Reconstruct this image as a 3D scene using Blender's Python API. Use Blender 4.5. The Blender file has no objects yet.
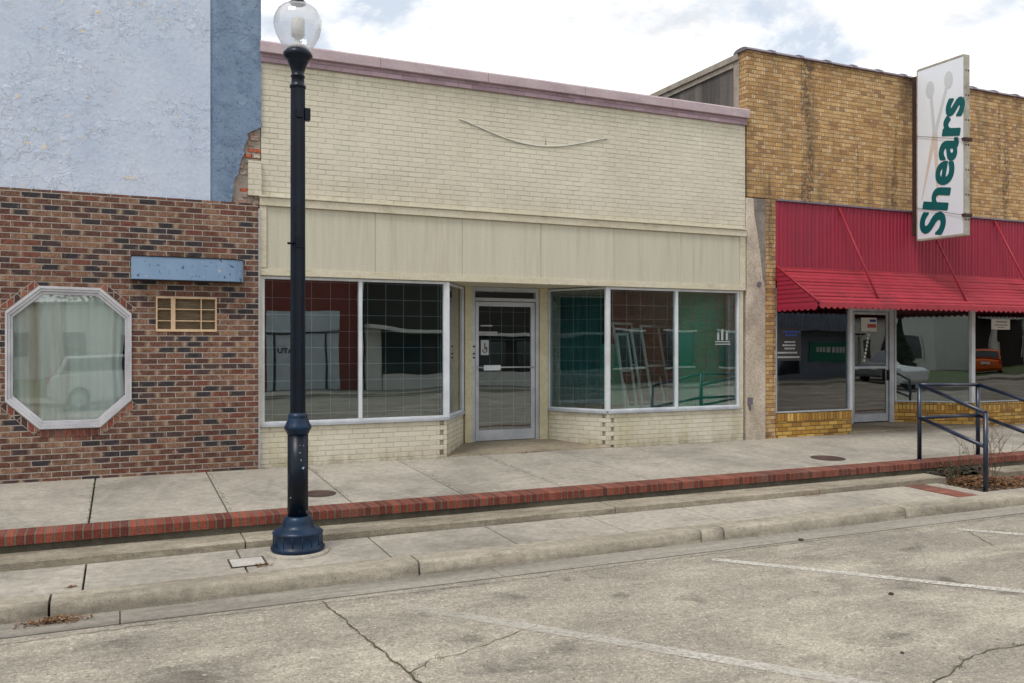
import bpy, bmesh, math, random
from mathutils import Vector, Matrix
random.seed(7)
R = math.radians
sc = bpy.context.scene
col = sc.collection
# ------------------------------------------------------------------ node helpers
def new_mat(name):
    m = bpy.data.materials.new(name); m.use_nodes = True
    nt = m.node_tree
    for n in list(nt.nodes): nt.nodes.remove(n)
    out = nt.nodes.new('ShaderNodeOutputMaterial')
    return m, nt, out
def L(nt, a, b): nt.links.new(a, b)
def val(nt, sock, v):
    if hasattr(v, 'bl_idname') or hasattr(v, 'is_output'): nt.links.new(v, sock)
    else: sock.default_value = v
def math_(nt, op, a, b=None, c=None, clamp=False):
    n = nt.nodes.new('ShaderNodeMath'); n.operation = op; n.use_clamp = clamp
    val(nt, n.inputs[0], a)
    if b is not None: val(nt, n.inputs[1], b)
    if c is not None: val(nt, n.inputs[2], c)
    return n.outputs[0]
def noise(nt, vec, scale, detail=4, rough=.55, dist=0.0):
    n = nt.nodes.new('ShaderNodeTexNoise'); n.inputs['Scale'].default_value = scale
    n.inputs['Detail'].default_value = detail; n.inputs['Roughness'].default_value = rough
    n.inputs['Distortion'].default_value = dist
    L(nt, vec, n.inputs['Vector']); return n.outputs['Fac']
def ramp(nt, fac, stops, mode='LINEAR'):
    n = nt.nodes.new('ShaderNodeValToRGB'); cr = n.color_ramp; cr.interpolation = mode
    while len(cr.elements) < len(stops): cr.elements.new(.5)
    for e, (p, c) in zip(cr.elements, stops):
        e.position = p; e.color = (*c, 1) if len(c) == 3 else c
    val(nt, n.inputs[0], fac); return n.outputs[0]
def fr(nt, fac, a, b):          # map value range a..b to 0..1
    n = nt.nodes.new('ShaderNodeMapRange'); n.clamp = True
    val(nt, n.inputs[0], fac); n.inputs[1].default_value = a; n.inputs[2].default_value = b
    return n.outputs[0]
def mix(nt, fac, a, b, mode='MIX'):
    n = nt.nodes.new('ShaderNodeMix'); n.data_type = 'RGBA'; n.blend_type = mode; n.clamp_factor = True
    val(nt, n.inputs[0], fac)
    for s, v in ((n.inputs[6], a), (n.inputs[7], b)):
        if isinstance(v, tuple): s.default_value = (*v, 1) if len(v) == 3 else v
        else: L(nt, v, s)
    return n.outputs[2]
def coords(nt, kind='Object', scale=(1, 1, 1)):
    t = nt.nodes.new('ShaderNodeTexCoord'); o = t.outputs[kind]
    if scale != (1, 1, 1):
        m = nt.nodes.new('ShaderNodeMapping'); m.inputs['Scale'].default_value = scale
        L(nt, o, m.inputs[0]); o = m.outputs[0]
    return o
def principled(nt, out, color, rough=.8, height=None, bdist=.01, bstr=.6, metal=0, spec=.4):
    p = nt.nodes.new('ShaderNodeBsdfPrincipled')
    if isinstance(color, tuple): p.inputs['Base Color'].default_value = (*color, 1)
    else: L(nt, color, p.inputs['Base Color'])
    val(nt, p.inputs['Roughness'], rough); p.inputs['Metallic'].default_value = metal
    p.inputs['Specular IOR Level'].default_value = spec
    if height is not None:
        b = nt.nodes.new('ShaderNodeBump'); b.inputs['Distance'].default_value = bdist; b.inputs['Strength'].default_value = bstr
        L(nt, height, b.inputs['Height']); L(nt, b.outputs[0], p.inputs['Normal'])
    L(nt, p.outputs[0], out.inputs[0]); return p
def lin(r, g, b):
    f = lambda c: ((c / 255 + .055) / 1.055) ** 2.4 if c > 10 else c / 255 / 12.92
    return (f(r), f(g), f(b))
def sca(c, k): return tuple(x * k for x in c)

def brick_mat(name, bw, bh, mort, stops, mortar, bump=.012, rough=.85, offset=.5, speck=.25, stain=None, mort_vis=1.0, seed=0., chips=None, worn=None, joint_var=0., ox=0., bvar=.28, pale=None, grime=None, streak=None):
    m, nt, out = new_mat(name)
    uv = coords(nt, 'UV'); ob = coords(nt)
    s = nt.nodes.new('ShaderNodeSeparateXYZ'); L(nt, uv, s.inputs[0])
    y = math_(nt, 'DIVIDE', s.outputs[1], bh); row = math_(nt, 'FLOOR', y)
    sh = math_(nt, 'MULTIPLY', math_(nt, 'FLOORED_MODULO', row, 2.0), offset)
    if seed > 0:   # every sixth course a little different in bond
        sh = math_(nt, 'ADD', sh, math_(nt, 'MULTIPLY', math_(nt, 'LESS_THAN', math_(nt, 'FLOORED_MODULO', row, 6.0), .5), .25))
    x = math_(nt, 'ADD', math_(nt, 'DIVIDE', math_(nt, 'ADD', s.outputs[0], ox), bw), sh); cl = math_(nt, 'FLOOR', x)
    fx, fy = math_(nt, 'FRACT', x), math_(nt, 'FRACT', y)
    dx = math_(nt, 'MULTIPLY', math_(nt, 'MINIMUM', fx, math_(nt, 'SUBTRACT', 1.0, fx)), bw)
    dy = math_(nt, 'MULTIPLY', math_(nt, 'MINIMUM', fy, math_(nt, 'SUBTRACT', 1.0, fy)), bh)
    d = math_(nt, 'MINIMUM', dx, dy)
    wob = noise(nt, ob, 40, 3)
    d = math_(nt, 'ADD', d, math_(nt, 'MULTIPLY', math_(nt, 'SUBTRACT', wob, .5), .006))
    mask = fr(nt, d, mort / 2 - .002, mort / 2 + .002)
    cv = nt.nodes.new('ShaderNodeCombineXYZ'); L(nt, cl, cv.inputs[0]); L(nt, row, cv.inputs[1]); cv.inputs[2].default_value = seed + .5
    wn = nt.nodes.new('ShaderNodeTexWhiteNoise'); wn.noise_dimensions = '3D'; L(nt, cv.outputs[0], wn.inputs[0])
    bc = ramp(nt, wn.outputs['Value'], stops, 'CONSTANT')
    # each brick a touch different
    s2 = nt.nodes.new('ShaderNodeSeparateColor'); L(nt, wn.outputs['Color'], s2.inputs[0])
    v = math_(nt, 'ADD', 1 - bvar / 2, math_(nt, 'MULTIPLY', s2.outputs[1], bvar))
    bc = mix(nt, 1.0, bc, v, 'MULTIPLY')
    n1 = noise(nt, ob, 55, 4, .7)
    bc = mix(nt, speck, bc, ramp(nt, n1, [(.3, (.1, .09, .09)), (.5, (.5, .5, .5)), (.72, (1, .96, .9))]), 'OVERLAY')
    if pale:
        pe = math_(nt, 'MULTIPLY', math_(nt, 'MULTIPLY', fr(nt, noise(nt, ob, 13, 3, .6), .46, .62), math_(nt, 'SUBTRACT', 1.0, fr(nt, dx, .015, .045))), .75)
        bc = mix(nt, pe, bc, pale)
    n2 = noise(nt, ob, 1.3, 5)
    mc = mix(nt, fr(nt, n2, .35, .7), mortar, sca(mortar, .75))
    if joint_var > 0:
        jn = noise(nt, ob, 3.2, 4, .6)
        vis = math_(nt, 'MULTIPLY', fr(nt, jn, .38, .66), joint_var)
        vert = math_(nt, 'LESS_THAN', dx, dy); vis = math_(nt, 'MULTIPLY', vis, math_(nt, 'SUBTRACT', 1.0, math_(nt, 'MULTIPLY', vert, .6)))
        mc2 = mix(nt, math_(nt, 'SUBTRACT', 1.0, vis), mc, bc); c = mix(nt, mask, mc2, bc)
    else:
        c = mix(nt, mask, mc, bc)
    if stain:
        nst = noise(nt, coords(nt, scale=stain[2]), 1.0, 6, .6)
        c = mix(nt, math_(nt, 'MULTIPLY', fr(nt, nst, .5, .75), stain[1]), c, stain[0], 'MIX')
    n3 = noise(nt, ob, .8, 4); c = mix(nt, .22, c, ramp(nt, n3, [(.3, (.3, .3, .3)), (.7, (.7, .7, .7))]), 'OVERLAY')
    if grime:
        zc = nt.nodes.new('ShaderNodeSeparateXYZ'); L(nt, ob, zc.inputs[0])
        for z0, z1, k, gc in grime:
            g_ = math_(nt, 'MULTIPLY', fr(nt, zc.outputs[2], z0, z1), fr(nt, noise(nt, coords(nt, scale=(5, 5, .7)), 1.0, 6, .7), .40, .62))
            c = mix(nt, math_(nt, 'MULTIPLY', g_, k), c, gc)
    if streak:
        ns = noise(nt, coords(nt, scale=(2.6, 2.6, .22)), 1.0, 3, .5); nk = noise(nt, ob, 22, 4, .7)
        c = mix(nt, math_(nt, 'MULTIPLY', math_(nt, 'MULTIPLY', fr(nt, ns, .56, .62), fr(nt, nk, .40, .58)), .8), c, streak)
    if chips:
        nc = noise(nt, ob, 9, 6, .75); nc2 = noise(nt, ob, 1.1, 3)
        k = math_(nt, 'MULTIPLY', fr(nt, nc, .67, .70), fr(nt, nc2, .5, .6))
        c = mix(nt, k, c, chips)
    h = math_(nt, 'ADD', math_(nt, 'MULTIPLY', mask, .8), math_(nt, 'MULTIPLY', n1, .35))
    h = math_(nt, 'ADD', h, math_(nt, 'MULTIPLY', s2.outputs[2], .2))
    principled(nt, out, c, rough, h, bump, .8)
    return m

def rough_mat(name, c1, c2, scale=3., rough=.85, bump=.004, fine=60., finek=.3, stretch=(1, 1, 1), dirt=None, metal=0, spec=.4, island=0.):
    m, nt, out = new_mat(name); ob = coords(nt); st = coords(nt, scale=stretch) if stretch != (1, 1, 1) else ob
    n1 = noise(nt, st, scale, 6, .6); nf = noise(nt, ob, fine, 3, .6)
    c = mix(nt, fr(nt, n1, .3, .7), c1, c2)
    c = mix(nt, finek, c, ramp(nt, nf, [(.3, (.2, .2, .2)), (.7, (.8, .8, .8))]), 'OVERLAY')
    if dirt:
        n2 = noise(nt, st, scale * .45, 7, .7); c = mix(nt, math_(nt, 'MULTIPLY', fr(nt, n2, .52, .7), dirt[1]), c, dirt[0])
    if island:
        g = nt.nodes.new('ShaderNodeNewGeometry')
        c = mix(nt, 1.0, c, math_(nt, 'ADD', 1 - island / 2, math_(nt, 'MULTIPLY', g.outputs['Random Per Island'], island)), 'MULTIPLY')
    h = math_(nt, 'ADD', n1, math_(nt, 'MULTIPLY', nf, .5))
    principled(nt, out, c, rough, h, bump, .7, metal, spec); return m

M = {}
def chips_mat():
    m, nt, out = new_mat('chipped_blue_sheet_metal'); ob = coords(nt)
    c = mix(nt, fr(nt, noise(nt, ob, 3, 5), .3, .7), lin(128, 154, 182), lin(112, 140, 170))
    c = mix(nt, fr(nt, noise(nt, ob, 24, 3, .5, .6), .64, .67), c, lin(60, 82, 108))
    c = mix(nt, math_(nt, 'MULTIPLY', fr(nt, noise(nt, ob, 16, 3), .70, .72), .8), c, lin(186, 176, 160))
    principled(nt, out, c, .5, noise(nt, ob, 20, 4), .002, .5); return m
cream = lin(202, 196, 178)
M['cream_brick'] = brick_mat('cream_painted_brick', .2032, .0677, .009, [(0, cream), (.3, sca(cream, .98)), (.7, sca(cream, 1.02))], lin(132, 126, 98), .009, .6, .5, .06, (lin(178, 170, 140), .35, (1.2, 1.2, .5)), seed=3., chips=lin(150, 145, 122), joint_var=.7, bvar=.06, grime=((5.0, 5.6, .28, lin(150, 142, 118)), (4.3, 3.85, .3, lin(160, 148, 118))))
M['cream_base'] = brick_mat('cream_painted_base_brick', .2032, .0677, .008, [(0, cream), (.3, sca(cream, .97)), (.7, sca(cream, 1.03))], lin(160, 152, 115), .012, .55, .5, .08, (lin(165, 155, 115), .6, (2, 2, .8)), seed=4., joint_var=.5, bvar=.05, grime=((.62, .42, .75, lin(128, 112, 80)), (.84, .96, .35, lin(140, 124, 92))))
M['lavender_brick'] = brick_mat('lavender_painted_brick', .2032, .0677, .008, [(0, lin(170, 146, 156)), (.5, lin(160, 137, 148))], lin(110, 92, 100), .01, .6, .5, .1, joint_var=.8)
M['brown_brick'] = brick_mat('mottled_brown_brick', .2032, .0677, .0115,
    [(0, lin(48, 43, 47)), (.13, lin(96, 64, 52)), (.33, lin(114, 84, 68)), (.48, lin(82, 54, 46)), (.60, lin(122, 92, 74)), (.74, lin(66, 50, 49)), (.82, lin(104, 62, 50)), (.93, lin(104, 76, 62))],
    lin(162, 153, 144), .012, .8, .5, .85, pale=lin(158, 130, 104))
M['soldier_brick'] = brick_mat('brown_soldier_brick', .0677, .2, .0115, [(0, lin(70, 48, 44)), (.3, lin(125, 66, 52)), (.6, lin(140, 88, 66)), (.85, lin(60, 44, 44))], lin(158, 148, 138), .012, .8, 0, .6)
M['yellow_brick'] = brick_mat('buff_yellow_brick', .2032, .0677, .010,
    [(0, lin(178, 142, 92)), (.25, lin(164, 126, 78)), (.5, lin(188, 154, 106)), (.75, lin(172, 136, 88)), (.92, lin(150, 114, 74))],
    lin(122, 104, 82), .01, .75, .5, .35, (lin(84, 72, 56), .8, (3.2, 3.2, .4)), bvar=.2, pale=lin(222, 206, 178), seed=2., streak=lin(66, 56, 48))
M['gold_brick'] = brick_mat('glazed_gold_brick', .2032, .0677, .010,
    [(0, lin(190, 148, 66)), (.3, lin(166, 122, 46)), (.6, lin(200, 162, 84)), (.85, lin(148, 108, 44))], lin(92, 78, 54), .012, .5, .5, .35)
M['gold_soldier'] = brick_mat('glazed_gold_soldier_brick', .0677, .14, .010,
    [(0, lin(190, 148, 66)), (.3, lin(166, 122, 46)), (.6, lin(200, 162, 84)), (.85, lin(148, 108, 44))], lin(92, 78, 54), .012, .5, 0, .35)
M['edge_brick'] = brick_mat('red_edging_brick', .0745, 2.0, .016,
    [(0, lin(116, 56, 42)), (.3, lin(102, 48, 37)), (.6, lin(126, 66, 50)), (.85, lin(92, 46, 38))], lin(108, 94, 82), .014, .85, 0, .6, (lin(112, 98, 88), .55, (3, 3, 3)))
s_m = 0
M['crack_fill'] = rough_mat('dusty_crack_dirt', lin(104, 94, 76), lin(60, 53, 42), 14, .95, .02, 60, .6)
M['paver'] = brick_mat('red_paver_brick', .2, .1, .008, [(0, lin(122, 68, 54)), (.4, lin(106, 58, 46)), (.7, lin(132, 80, 66))], lin(118, 108, 98), .012, .85, .5, .5, (lin(118, 102, 90), .6, (4, 4, 4)))
M['rubble_brick'] = brick_mat('exposed_old_brick', .19, .072, .02,
    [(0, lin(176, 92, 62)), (.16, lin(150, 132, 122)), (.4, lin(168, 140, 126)), (.58, lin(142, 120, 112)), (.72, lin(185, 172, 160)), (.86, lin(186, 98, 66))], lin(160, 146, 134), .04, .95, .37, .8, (lin(168, 154, 144), .85, (6, 6, 6)))
M['pink_brick'] = brick_mat('weathered_pink_brick', .2032, .0677, .01, [(0, lin(116, 76, 62)), (.5, lin(130, 90, 76)), (.8, lin(96, 62, 52))], lin(120, 108, 98))

def plaster(name, base, warm, dark, base2, scale=9., thr=(.50, .58), edge_shade_k=.35, mott=None, lift=1.0):
    """old peeling paint: flakes of a lifted skin in patches, edge shade painted as dark hairlines, chips showing the coat below"""
    m, nt, out = new_mat(name); ob = coords(nt)
    n = noise(nt, ob, scale, 5, .62, .8)
    patch = math_(nt, 'MULTIPLY', fr(nt, noise(nt, ob, 1.1, 4, .6), thr[0] - .06, thr[1]), fr(nt, noise(nt, ob, 3.6, 4, .65), .42, .54))
    flake = math_(nt, 'MULTIPLY', fr(nt, n, .497, .503), patch)
    d = math_(nt, 'ABSOLUTE', math_(nt, 'SUBTRACT', n, .5))
    edge = math_(nt, 'MULTIPLY', math_(nt, 'MULTIPLY', math_(nt, 'SUBTRACT', 1.0, fr(nt, d, .002, .011)), patch), fr(nt, noise(nt, ob, 17, 2), .45, .55))  # shade under flake lips, painted as thin broken dark lines
    c = mix(nt, fr(nt, noise(nt, ob, 1.2, 6, .6), .3, .7), base, base2)
    c = mix(nt, .15, c, ramp(nt, noise(nt, ob, 30, 4, .7), [(.3, (.2, .2, .2)), (.7, (.8, .8, .8))]), 'OVERLAY')
    if mott:
        c = mix(nt, math_(nt, 'MULTIPLY', fr(nt, noise(nt, ob, 3.4, 7, .75), .46, .66), .8), c, mott)
        c = mix(nt, math_(nt, 'MULTIPLY', fr(nt, noise(nt, ob, 23, 3, .6, .8), .62, .68), .6), c, sca(mott, .6))
    st = fr(nt, noise(nt, coords(nt, scale=(4, 4, .35)), 1.0, 5, .6), .5, .75)
    c = mix(nt, math_(nt, 'MULTIPLY', st, .22), c, sca(base2, .72))
    c = mix(nt, math_(nt, 'MULTIPLY', edge, edge_shade_k), c, dark)
    sp = math_(nt, 'MULTIPLY', fr(nt, noise(nt, ob, 12, 3, .5), .665, .675), patch)
    c = mix(nt, sp, c, warm)
    h = math_(nt, 'ADD', math_(nt, 'MULTIPLY', noise(nt, ob, 12, 5, .7), .5), math_(nt, 'MULTIPLY', flake, .5 * lift))
    principled(nt, out, c, .75, h, .016, .9); return m
M['pale_blue'] = plaster('peeling_pale_blue_paint', lin(190, 200, 216), lin(216, 198, 172), lin(112, 120, 136), lin(178, 190, 209))
M['blue'] = plaster('mid_blue_render', lin(128, 146, 168), lin(90, 104, 126), lin(66, 80, 102), lin(108, 128, 154), 5., (.40, .5), .6, lin(84, 104, 132))

def concrete(name, c1, c2, dark, joint=False, stain_k=.5, agg=.3, stretch=(1, 1, 1), island=.1):
    m, nt, out = new_mat(name); ob = coords(nt); st = coords(nt, scale=stretch)
    n1 = noise(nt, st, 1.1, 7, .62); n2 = noise(nt, st, .45, 6, .7, .4); nf = noise(nt, ob, 95, 3, .7); nm = noise(nt, ob, 14, 4, .65)
    c = mix(nt, fr(nt, n1, .32, .68), c1, c2)
    c = mix(nt, math_(nt, 'MULTIPLY', fr(nt, n2, .45, .68), stain_k), c, dark)
    c = mix(nt, agg, c, ramp(nt, nf, [(.25, (.1, .1, .1)), (.75, (.9, .9, .88))]), 'OVERLAY')
    c = mix(nt, .30, c, ramp(nt, nm, [(.3, (.2, .2, .2)), (.7, (.8, .8, .8))]), 'OVERLAY')
    n5 = noise(nt, st, 3.4, 8, .75)
    c = mix(nt, math_(nt, 'MULTIPLY', fr(nt, n5, .54, .66), stain_k * .6), c, dark)
    if island:
        g = nt.nodes.new('ShaderNodeNewGeometry')
        c = mix(nt, 1.0, c, math_(nt, 'ADD', 1 - island / 2, math_(nt, 'MULTIPLY', g.outputs['Random Per Island'], island)), 'MULTIPLY')
    sp = nt.nodes.new('ShaderNodeTexVoronoi'); sp.inputs['Scale'].default_value = 9; L(nt, ob, sp.inputs['Vector'])
    c = mix(nt, math_(nt, 'MULTIPLY', math_(nt, 'LESS_THAN', sp.outputs['Distance'], .07), .45), c, sca(dark, .5))
    h = math_(nt, 'ADD', math_(nt, 'MULTIPLY', nf, .6), nm)
    principled(nt, out, c, .9, h, .006, .7, 0, .25); return m
M['pavement'] = concrete('grey_tan_pavement_concrete', lin(168, 161, 150), lin(150, 144, 134), lin(102, 98, 91), stain_k=.65)
M['kerb'] = concrete('weathered_kerb_concrete', lin(164, 156, 142), lin(144, 137, 124), lin(94, 88, 77), stain_k=.75, agg=.4, stretch=(1, 3, 4), island=0)
M['step_stone'] = concrete('grimy_shaded_step_concrete', lin(162, 153, 137), lin(140, 132, 117), lin(84, 78, 68), stain_k=.8, agg=.5, stretch=(1, 3, 6), island=0)  # grimy concrete, its tone set between lit tread and shaded riser
M['gutter'] = concrete('smooth_stained_gutter', lin(152, 146, 136), lin(134, 129, 120), lin(98, 94, 88), stain_k=.9, stretch=(.3, 4, 1), island=.03)
M['mortar'] = rough_mat('grey_mortar', lin(160, 150, 140), lin(140, 130, 122), 9, .95)
M['shaded_face'] = concrete('dark_shaded_concrete_face', lin(96, 91, 79), lin(70, 67, 58), lin(42, 40, 36), stain_k=.8, agg=.6, island=0)  # dark concrete, colour deepened further to give upright faces their shade
M['entry'] = concrete('stained_entry_concrete', lin(150, 140, 122), lin(134, 124, 108), lin(96, 88, 74), stain_k=.8, island=0)
M['pilaster'] = rough_mat('weathered_cement_render', lin(200, 188, 172), lin(164, 152, 136), 2.2, .95, .02, 40, .5, (1, 1, .7), (lin(116, 108, 100), .7))
M['stucco_dark'] = rough_mat('rain_streaked_stucco', lin(118, 112, 106), lin(62, 60, 60), 3., .95, .01, 60, .35, (1, 1, .12), (lin(36, 36, 40), .85))
M['stucco_patch'] = rough_mat('grey_bare_cement', lin(136, 128, 120), lin(104, 98, 92), 4, .95, .02, 40, .5)
M['stone_trim'] = rough_mat('grey_cement_trim', lin(170, 160, 148), lin(140, 132, 122), 5, .9, .01, 60, .4)
M['dirt'] = rough_mat('dark_dirt', lin(78, 68, 54), lin(54, 47, 38), 8, .95, .02, 50, .5)
M['dark_joint'] = rough_mat('dark_joint_dirt', lin(70, 64, 56), lin(48, 44, 39), 8, .95, .005)

def road_material():
    m, nt, out = new_mat('worn_exposed_aggregate_road'); ob = coords(nt)
    st = coords(nt, scale=(.8, 1.15, 1))
    n0 = noise(nt, ob, .28, 6, .6, .5); n1 = noise(nt, st, 1.3, 8, .68, .3); nm = noise(nt, ob, 16, 6, .75); nf = noise(nt, ob, 110, 3, .75)
    c = mix(nt, fr(nt, n1, .36, .64), lin(164, 158, 147), lin(138, 133, 124))
    c = mix(nt, math_(nt, 'MULTIPLY', fr(nt, n0, .45, .62), .42), c, lin(122, 117, 109))
    c = mix(nt, .26, c, ramp(nt, nm, [(.3, (.1, .1, .1)), (.7, (.9, .9, .88))]), 'OVERLAY')
    oil = noise(nt, ob, 1.5, 4, .6, .6); oil2 = noise(nt, ob, .5, 2)
    c = mix(nt, math_(nt, 'MULTIPLY', math_(nt, 'MULTIPLY', fr(nt, oil, .54, .66), fr(nt, oil2, .40, .54)), .75), c, lin(92, 88, 82))
    pal = noise(nt, coords(nt, scale=(.5, 1.2, 1)), .9, 6, .7, .4)
    c = mix(nt, math_(nt, 'MULTIPLY', fr(nt, pal, .50, .64), .55), c, lin(190, 184, 170))
    sy = nt.nodes.new('ShaderNodeSeparateXYZ'); L(nt, ob, sy.inputs[0])
    gut = math_(nt, 'MULTIPLY', fr(nt, sy.outputs[1], 5.9, 6.75), fr(nt, noise(nt, coords(nt, scale=(.4, 3, 1)), 1.2, 6, .65), .42, .62))
    c = mix(nt, math_(nt, 'MULTIPLY', gut, .5), c, lin(112, 107, 100))
    v = nt.nodes.new('ShaderNodeTexVoronoi'); v.inputs['Scale'].default_value = 80; L(nt, ob, v.inputs['Vector'])
    s = nt.nodes.new('ShaderNodeSeparateColor'); L(nt, v.outputs['Color'], s.inputs[0])
    c = mix(nt, .52, c, ramp(nt, s.outputs[0], [(0, (.2, .19, .18)), (.3, (.42, .41, .4)), (.8, (.58, .56, .52)), (1, (.92, .88, .8))]), 'OVERLAY')
    c = mix(nt, .3, c, ramp(nt, nf, [(.3, (.15, .15, .15)), (.7, (.85, .85, .85))]), 'OVERLAY')
    # sparse light pebbles and dark pits
    v2 = nt.nodes.new('ShaderNodeTexVoronoi'); v2.inputs['Scale'].default_value = 17; L(nt, ob, v2.inputs['Vector'])
    s2 = nt.nodes.new('ShaderNodeSeparateColor'); L(nt, v2.outputs['Color'], s2.inputs[0])
    dot = math_(nt, 'LESS_THAN', v2.outputs['Distance'], math_(nt, 'MULTIPLY', s2.outputs[0], .24))
    c = mix(nt, math_(nt, 'MULTIPLY', math_(nt, 'MULTIPLY', dot, math_(nt, 'GREATER_THAN', s2.outputs[1], .55)), .55), c, lin(206, 196, 180))
    c = mix(nt, math_(nt, 'MULTIPLY', math_(nt, 'MULTIPLY', dot, math_(nt, 'LESS_THAN', s2.outputs[1], .16)), .6), c, lin(74, 70, 64))
    h = math_(nt, 'ADD', math_(nt, 'ADD', nm, math_(nt, 'MULTIPLY', nf, .6)), math_(nt, 'MULTIPLY', s.outputs[1], .35))
    principled(nt, out, c, .9, h, .009, .8, 0, .25); return m
M['road'] = road_material()
def worn_paint():
    m, nt, out = new_mat('worn_white_road_paint'); ob = coords(nt)
    k = fr(nt, noise(nt, ob, 26, 6, .8), .36, .54); k2 = fr(nt, noise(nt, ob, 2.2, 4, .6), .3, .6)
    g = nt.nodes.new('ShaderNodeBsdfDiffuse'); c = mix(nt, noise(nt, ob, 40, 3), lin(212, 209, 202), lin(186, 181, 171)); L(nt, c, g.inputs[0])
    t = nt.nodes.new('ShaderNodeBsdfTransparent'); mx = nt.nodes.new('ShaderNodeMixShader')
    uv = nt.nodes.new('ShaderNodeSeparateXYZ'); L(nt, coords(nt, 'UV'), uv.inputs[0])
    a = math_(nt, 'MULTIPLY', math_(nt, 'MULTIPLY', k, math_(nt, 'ADD', .55, math_(nt, 'MULTIPLY', k2, .45))), uv.outputs[0])
    L(nt, a, mx.inputs[0]); L(nt, t.outputs[0], mx.inputs[1]); L(nt, g.outputs[0], mx.inputs[2]); L(nt, mx.outputs[0], out.inputs[0]); return m
M['line'] = worn_paint()

def paint(name, c, rough=.45, k=.12, fine=25, bump=.001, dirt=None, metal=0, spec=.4):
    return rough_mat(name, c, sca(c, 1 - k), 2.5, rough, bump, fine, .12, dirt=dirt, metal=metal, spec=spec)
M['fascia'] = rough_mat('cream_plywood_panel', lin(192, 187, 170), lin(182, 177, 160), 3, .65, .003, 50, .1, (6, 6, .35), (lin(164, 155, 130), .6), island=.05)
M['cream_trim'] = rough_mat('cream_painted_trim', lin(202, 196, 176), lin(188, 180, 156), 4, .6, .004, 40, .2, (1, 1, 2), (lin(146, 134, 104), .6))
M['tan_trim'] = rough_mat('ochre_cream_jamb', lin(198, 191, 162), lin(180, 171, 138), 4, .6, .003)
M['lavender'] = rough_mat('lavender_metal_coping', lin(184, 168, 172), lin(166, 148, 154), 2.5, .6, .003, 40, .15, (1, 1, 3), (lin(130, 110, 116), .4))
M['alu'] = rough_mat('brushed_aluminium_frame', lin(190, 194, 200), lin(160, 165, 172), 4, .45, .001, 60, .12, (1, 1, 1), None, .35)
M['white_metal'] = rough_mat('white_enamel_frame', lin(210, 214, 218), lin(186, 190, 196), 4, .45, .002, 60, .12, dirt=(lin(150, 148, 140), .4))
M['oct_frame'] = rough_mat('pale_aluminium_moulding', lin(200, 200, 204), lin(170, 170, 175), 4, .5, .002, 60, .15)
M['black_gap'] = paint('black_rubber', (.012, .012, .013), .6)
M['dark_int'] = rough_mat('dark_interior_board', (.035, .033, .032), (.02, .02, .022), 2)
M['teal_int'] = rough_mat('dim_teal_interior_wall', (.05, .10, .10), (.035, .075, .08), 2)
M['teal_cloth'] = rough_mat('dark_teal_cloth', (.05, .22, .20), (.03, .13, .13), 3, .9, .002, 60, .1, (6, 6, .4))
M['mid_int'] = rough_mat('dim_interior_wall', (.10, .10, .095), (.07, .07, .07), 2)
M['green_int'] = rough_mat('green_interior_paint', (.02, .62, .36), (.015, .48, .28), 1.5, .6, .002)
M['grid'] = paint('pale_grille_wire', lin(150, 156, 158), .4)
M['sash'] = rough_mat('old_white_sash', lin(222, 224, 218), lin(190, 192, 188), 5, .7)
M['navy'] = rough_mat('glossy_navy_paint', lin(16, 34, 58), lin(10, 22, 42), 5, .32, .001, 60, .15, dirt=(lin(40, 58, 88), .5), spec=.6)
def chipped():
    m, nt, out = new_mat('chipped_navy_lamp_paint'); ob = coords(nt)
    n = noise(nt, ob, 26, 3, .5); z = nt.nodes.new('ShaderNodeSeparateXYZ'); L(nt, ob, z.inputs[0])
    low = math_(nt, 'LESS_THAN', z.outputs[2], 1.1)
    c = mix(nt, fr(nt, noise(nt, ob, 5, 5), .35, .7), lin(7, 15, 25), lin(11, 24, 40))
    c = mix(nt, math_(nt, 'MULTIPLY', math_(nt, 'GREATER_THAN', n, .69), low), c, lin(140, 165, 190))
    c = mix(nt, math_(nt, 'MULTIPLY', fr(nt, noise(nt, coords(nt, scale=(9, 9, .8)), 1.0, 5, .7), .6, .72), .4), c, lin(64, 74, 88))
    principled(nt, out, c, .34, noise(nt, ob, 60, 3), .001, .5, 0, .25); return m
M['lamp_navy'] = chipped()
M['lamp_base'] = rough_mat('worn_blue_cast_iron', lin(10, 44, 74), lin(5, 20, 36), 9, .34, .004, 60, .3, dirt=(lin(58, 74, 90), .3), spec=.3)
M['red_panel'] = rough_mat('crimson_ribbed_metal', lin(150, 32, 58), lin(134, 26, 50), 1.2, .5, .001, 60, .12, (1, 1, .3), (lin(112, 32, 50), .6))
M['red_awning'] = rough_mat('faded_crimson_awning_metal', lin(160, 46, 60), lin(140, 36, 48), 2, .6, .004, 50, .3, (1.4, 1.2, 1.2), (lin(116, 44, 52), .6))
M['red_rod'] = paint('red_painted_rod', lin(150, 34, 52), .5)
M['tile'] = rough_mat('purple_grey_glazed_coping_tile', lin(126, 116, 128), lin(86, 80, 92), 3, .4, .004, 50, .3, dirt=(lin(84, 78, 76), .5))
M['rust'] = rough_mat('brown_rusty_steel', lin(72, 46, 40), lin(48, 34, 32), 8, .8, .003)
M['sign_white'] = rough_mat('white_sign_face', lin(224, 229, 236), lin(212, 219, 229), .8, .35, .0005, 60, .05, dirt=(lin(198, 206, 218), .5))
M['sign_edge'] = rough_mat('weathered_sign_casing', lin(176, 172, 160), lin(140, 136, 124), 6, .6, .003, 50, .3, dirt=(lin(96, 80, 62), .5))
M['teal'] = paint('dark_teal_lettering', lin(0, 88, 92), .4, .05)
M['beige_ink'] = paint('pale_beige_ink', lin(205, 194, 184), .4, .05)
M['grey_ink'] = paint('pale_grey_ink', lin(196, 201, 206), .4, .05)
M['light_box'] = chips_mat()
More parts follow.
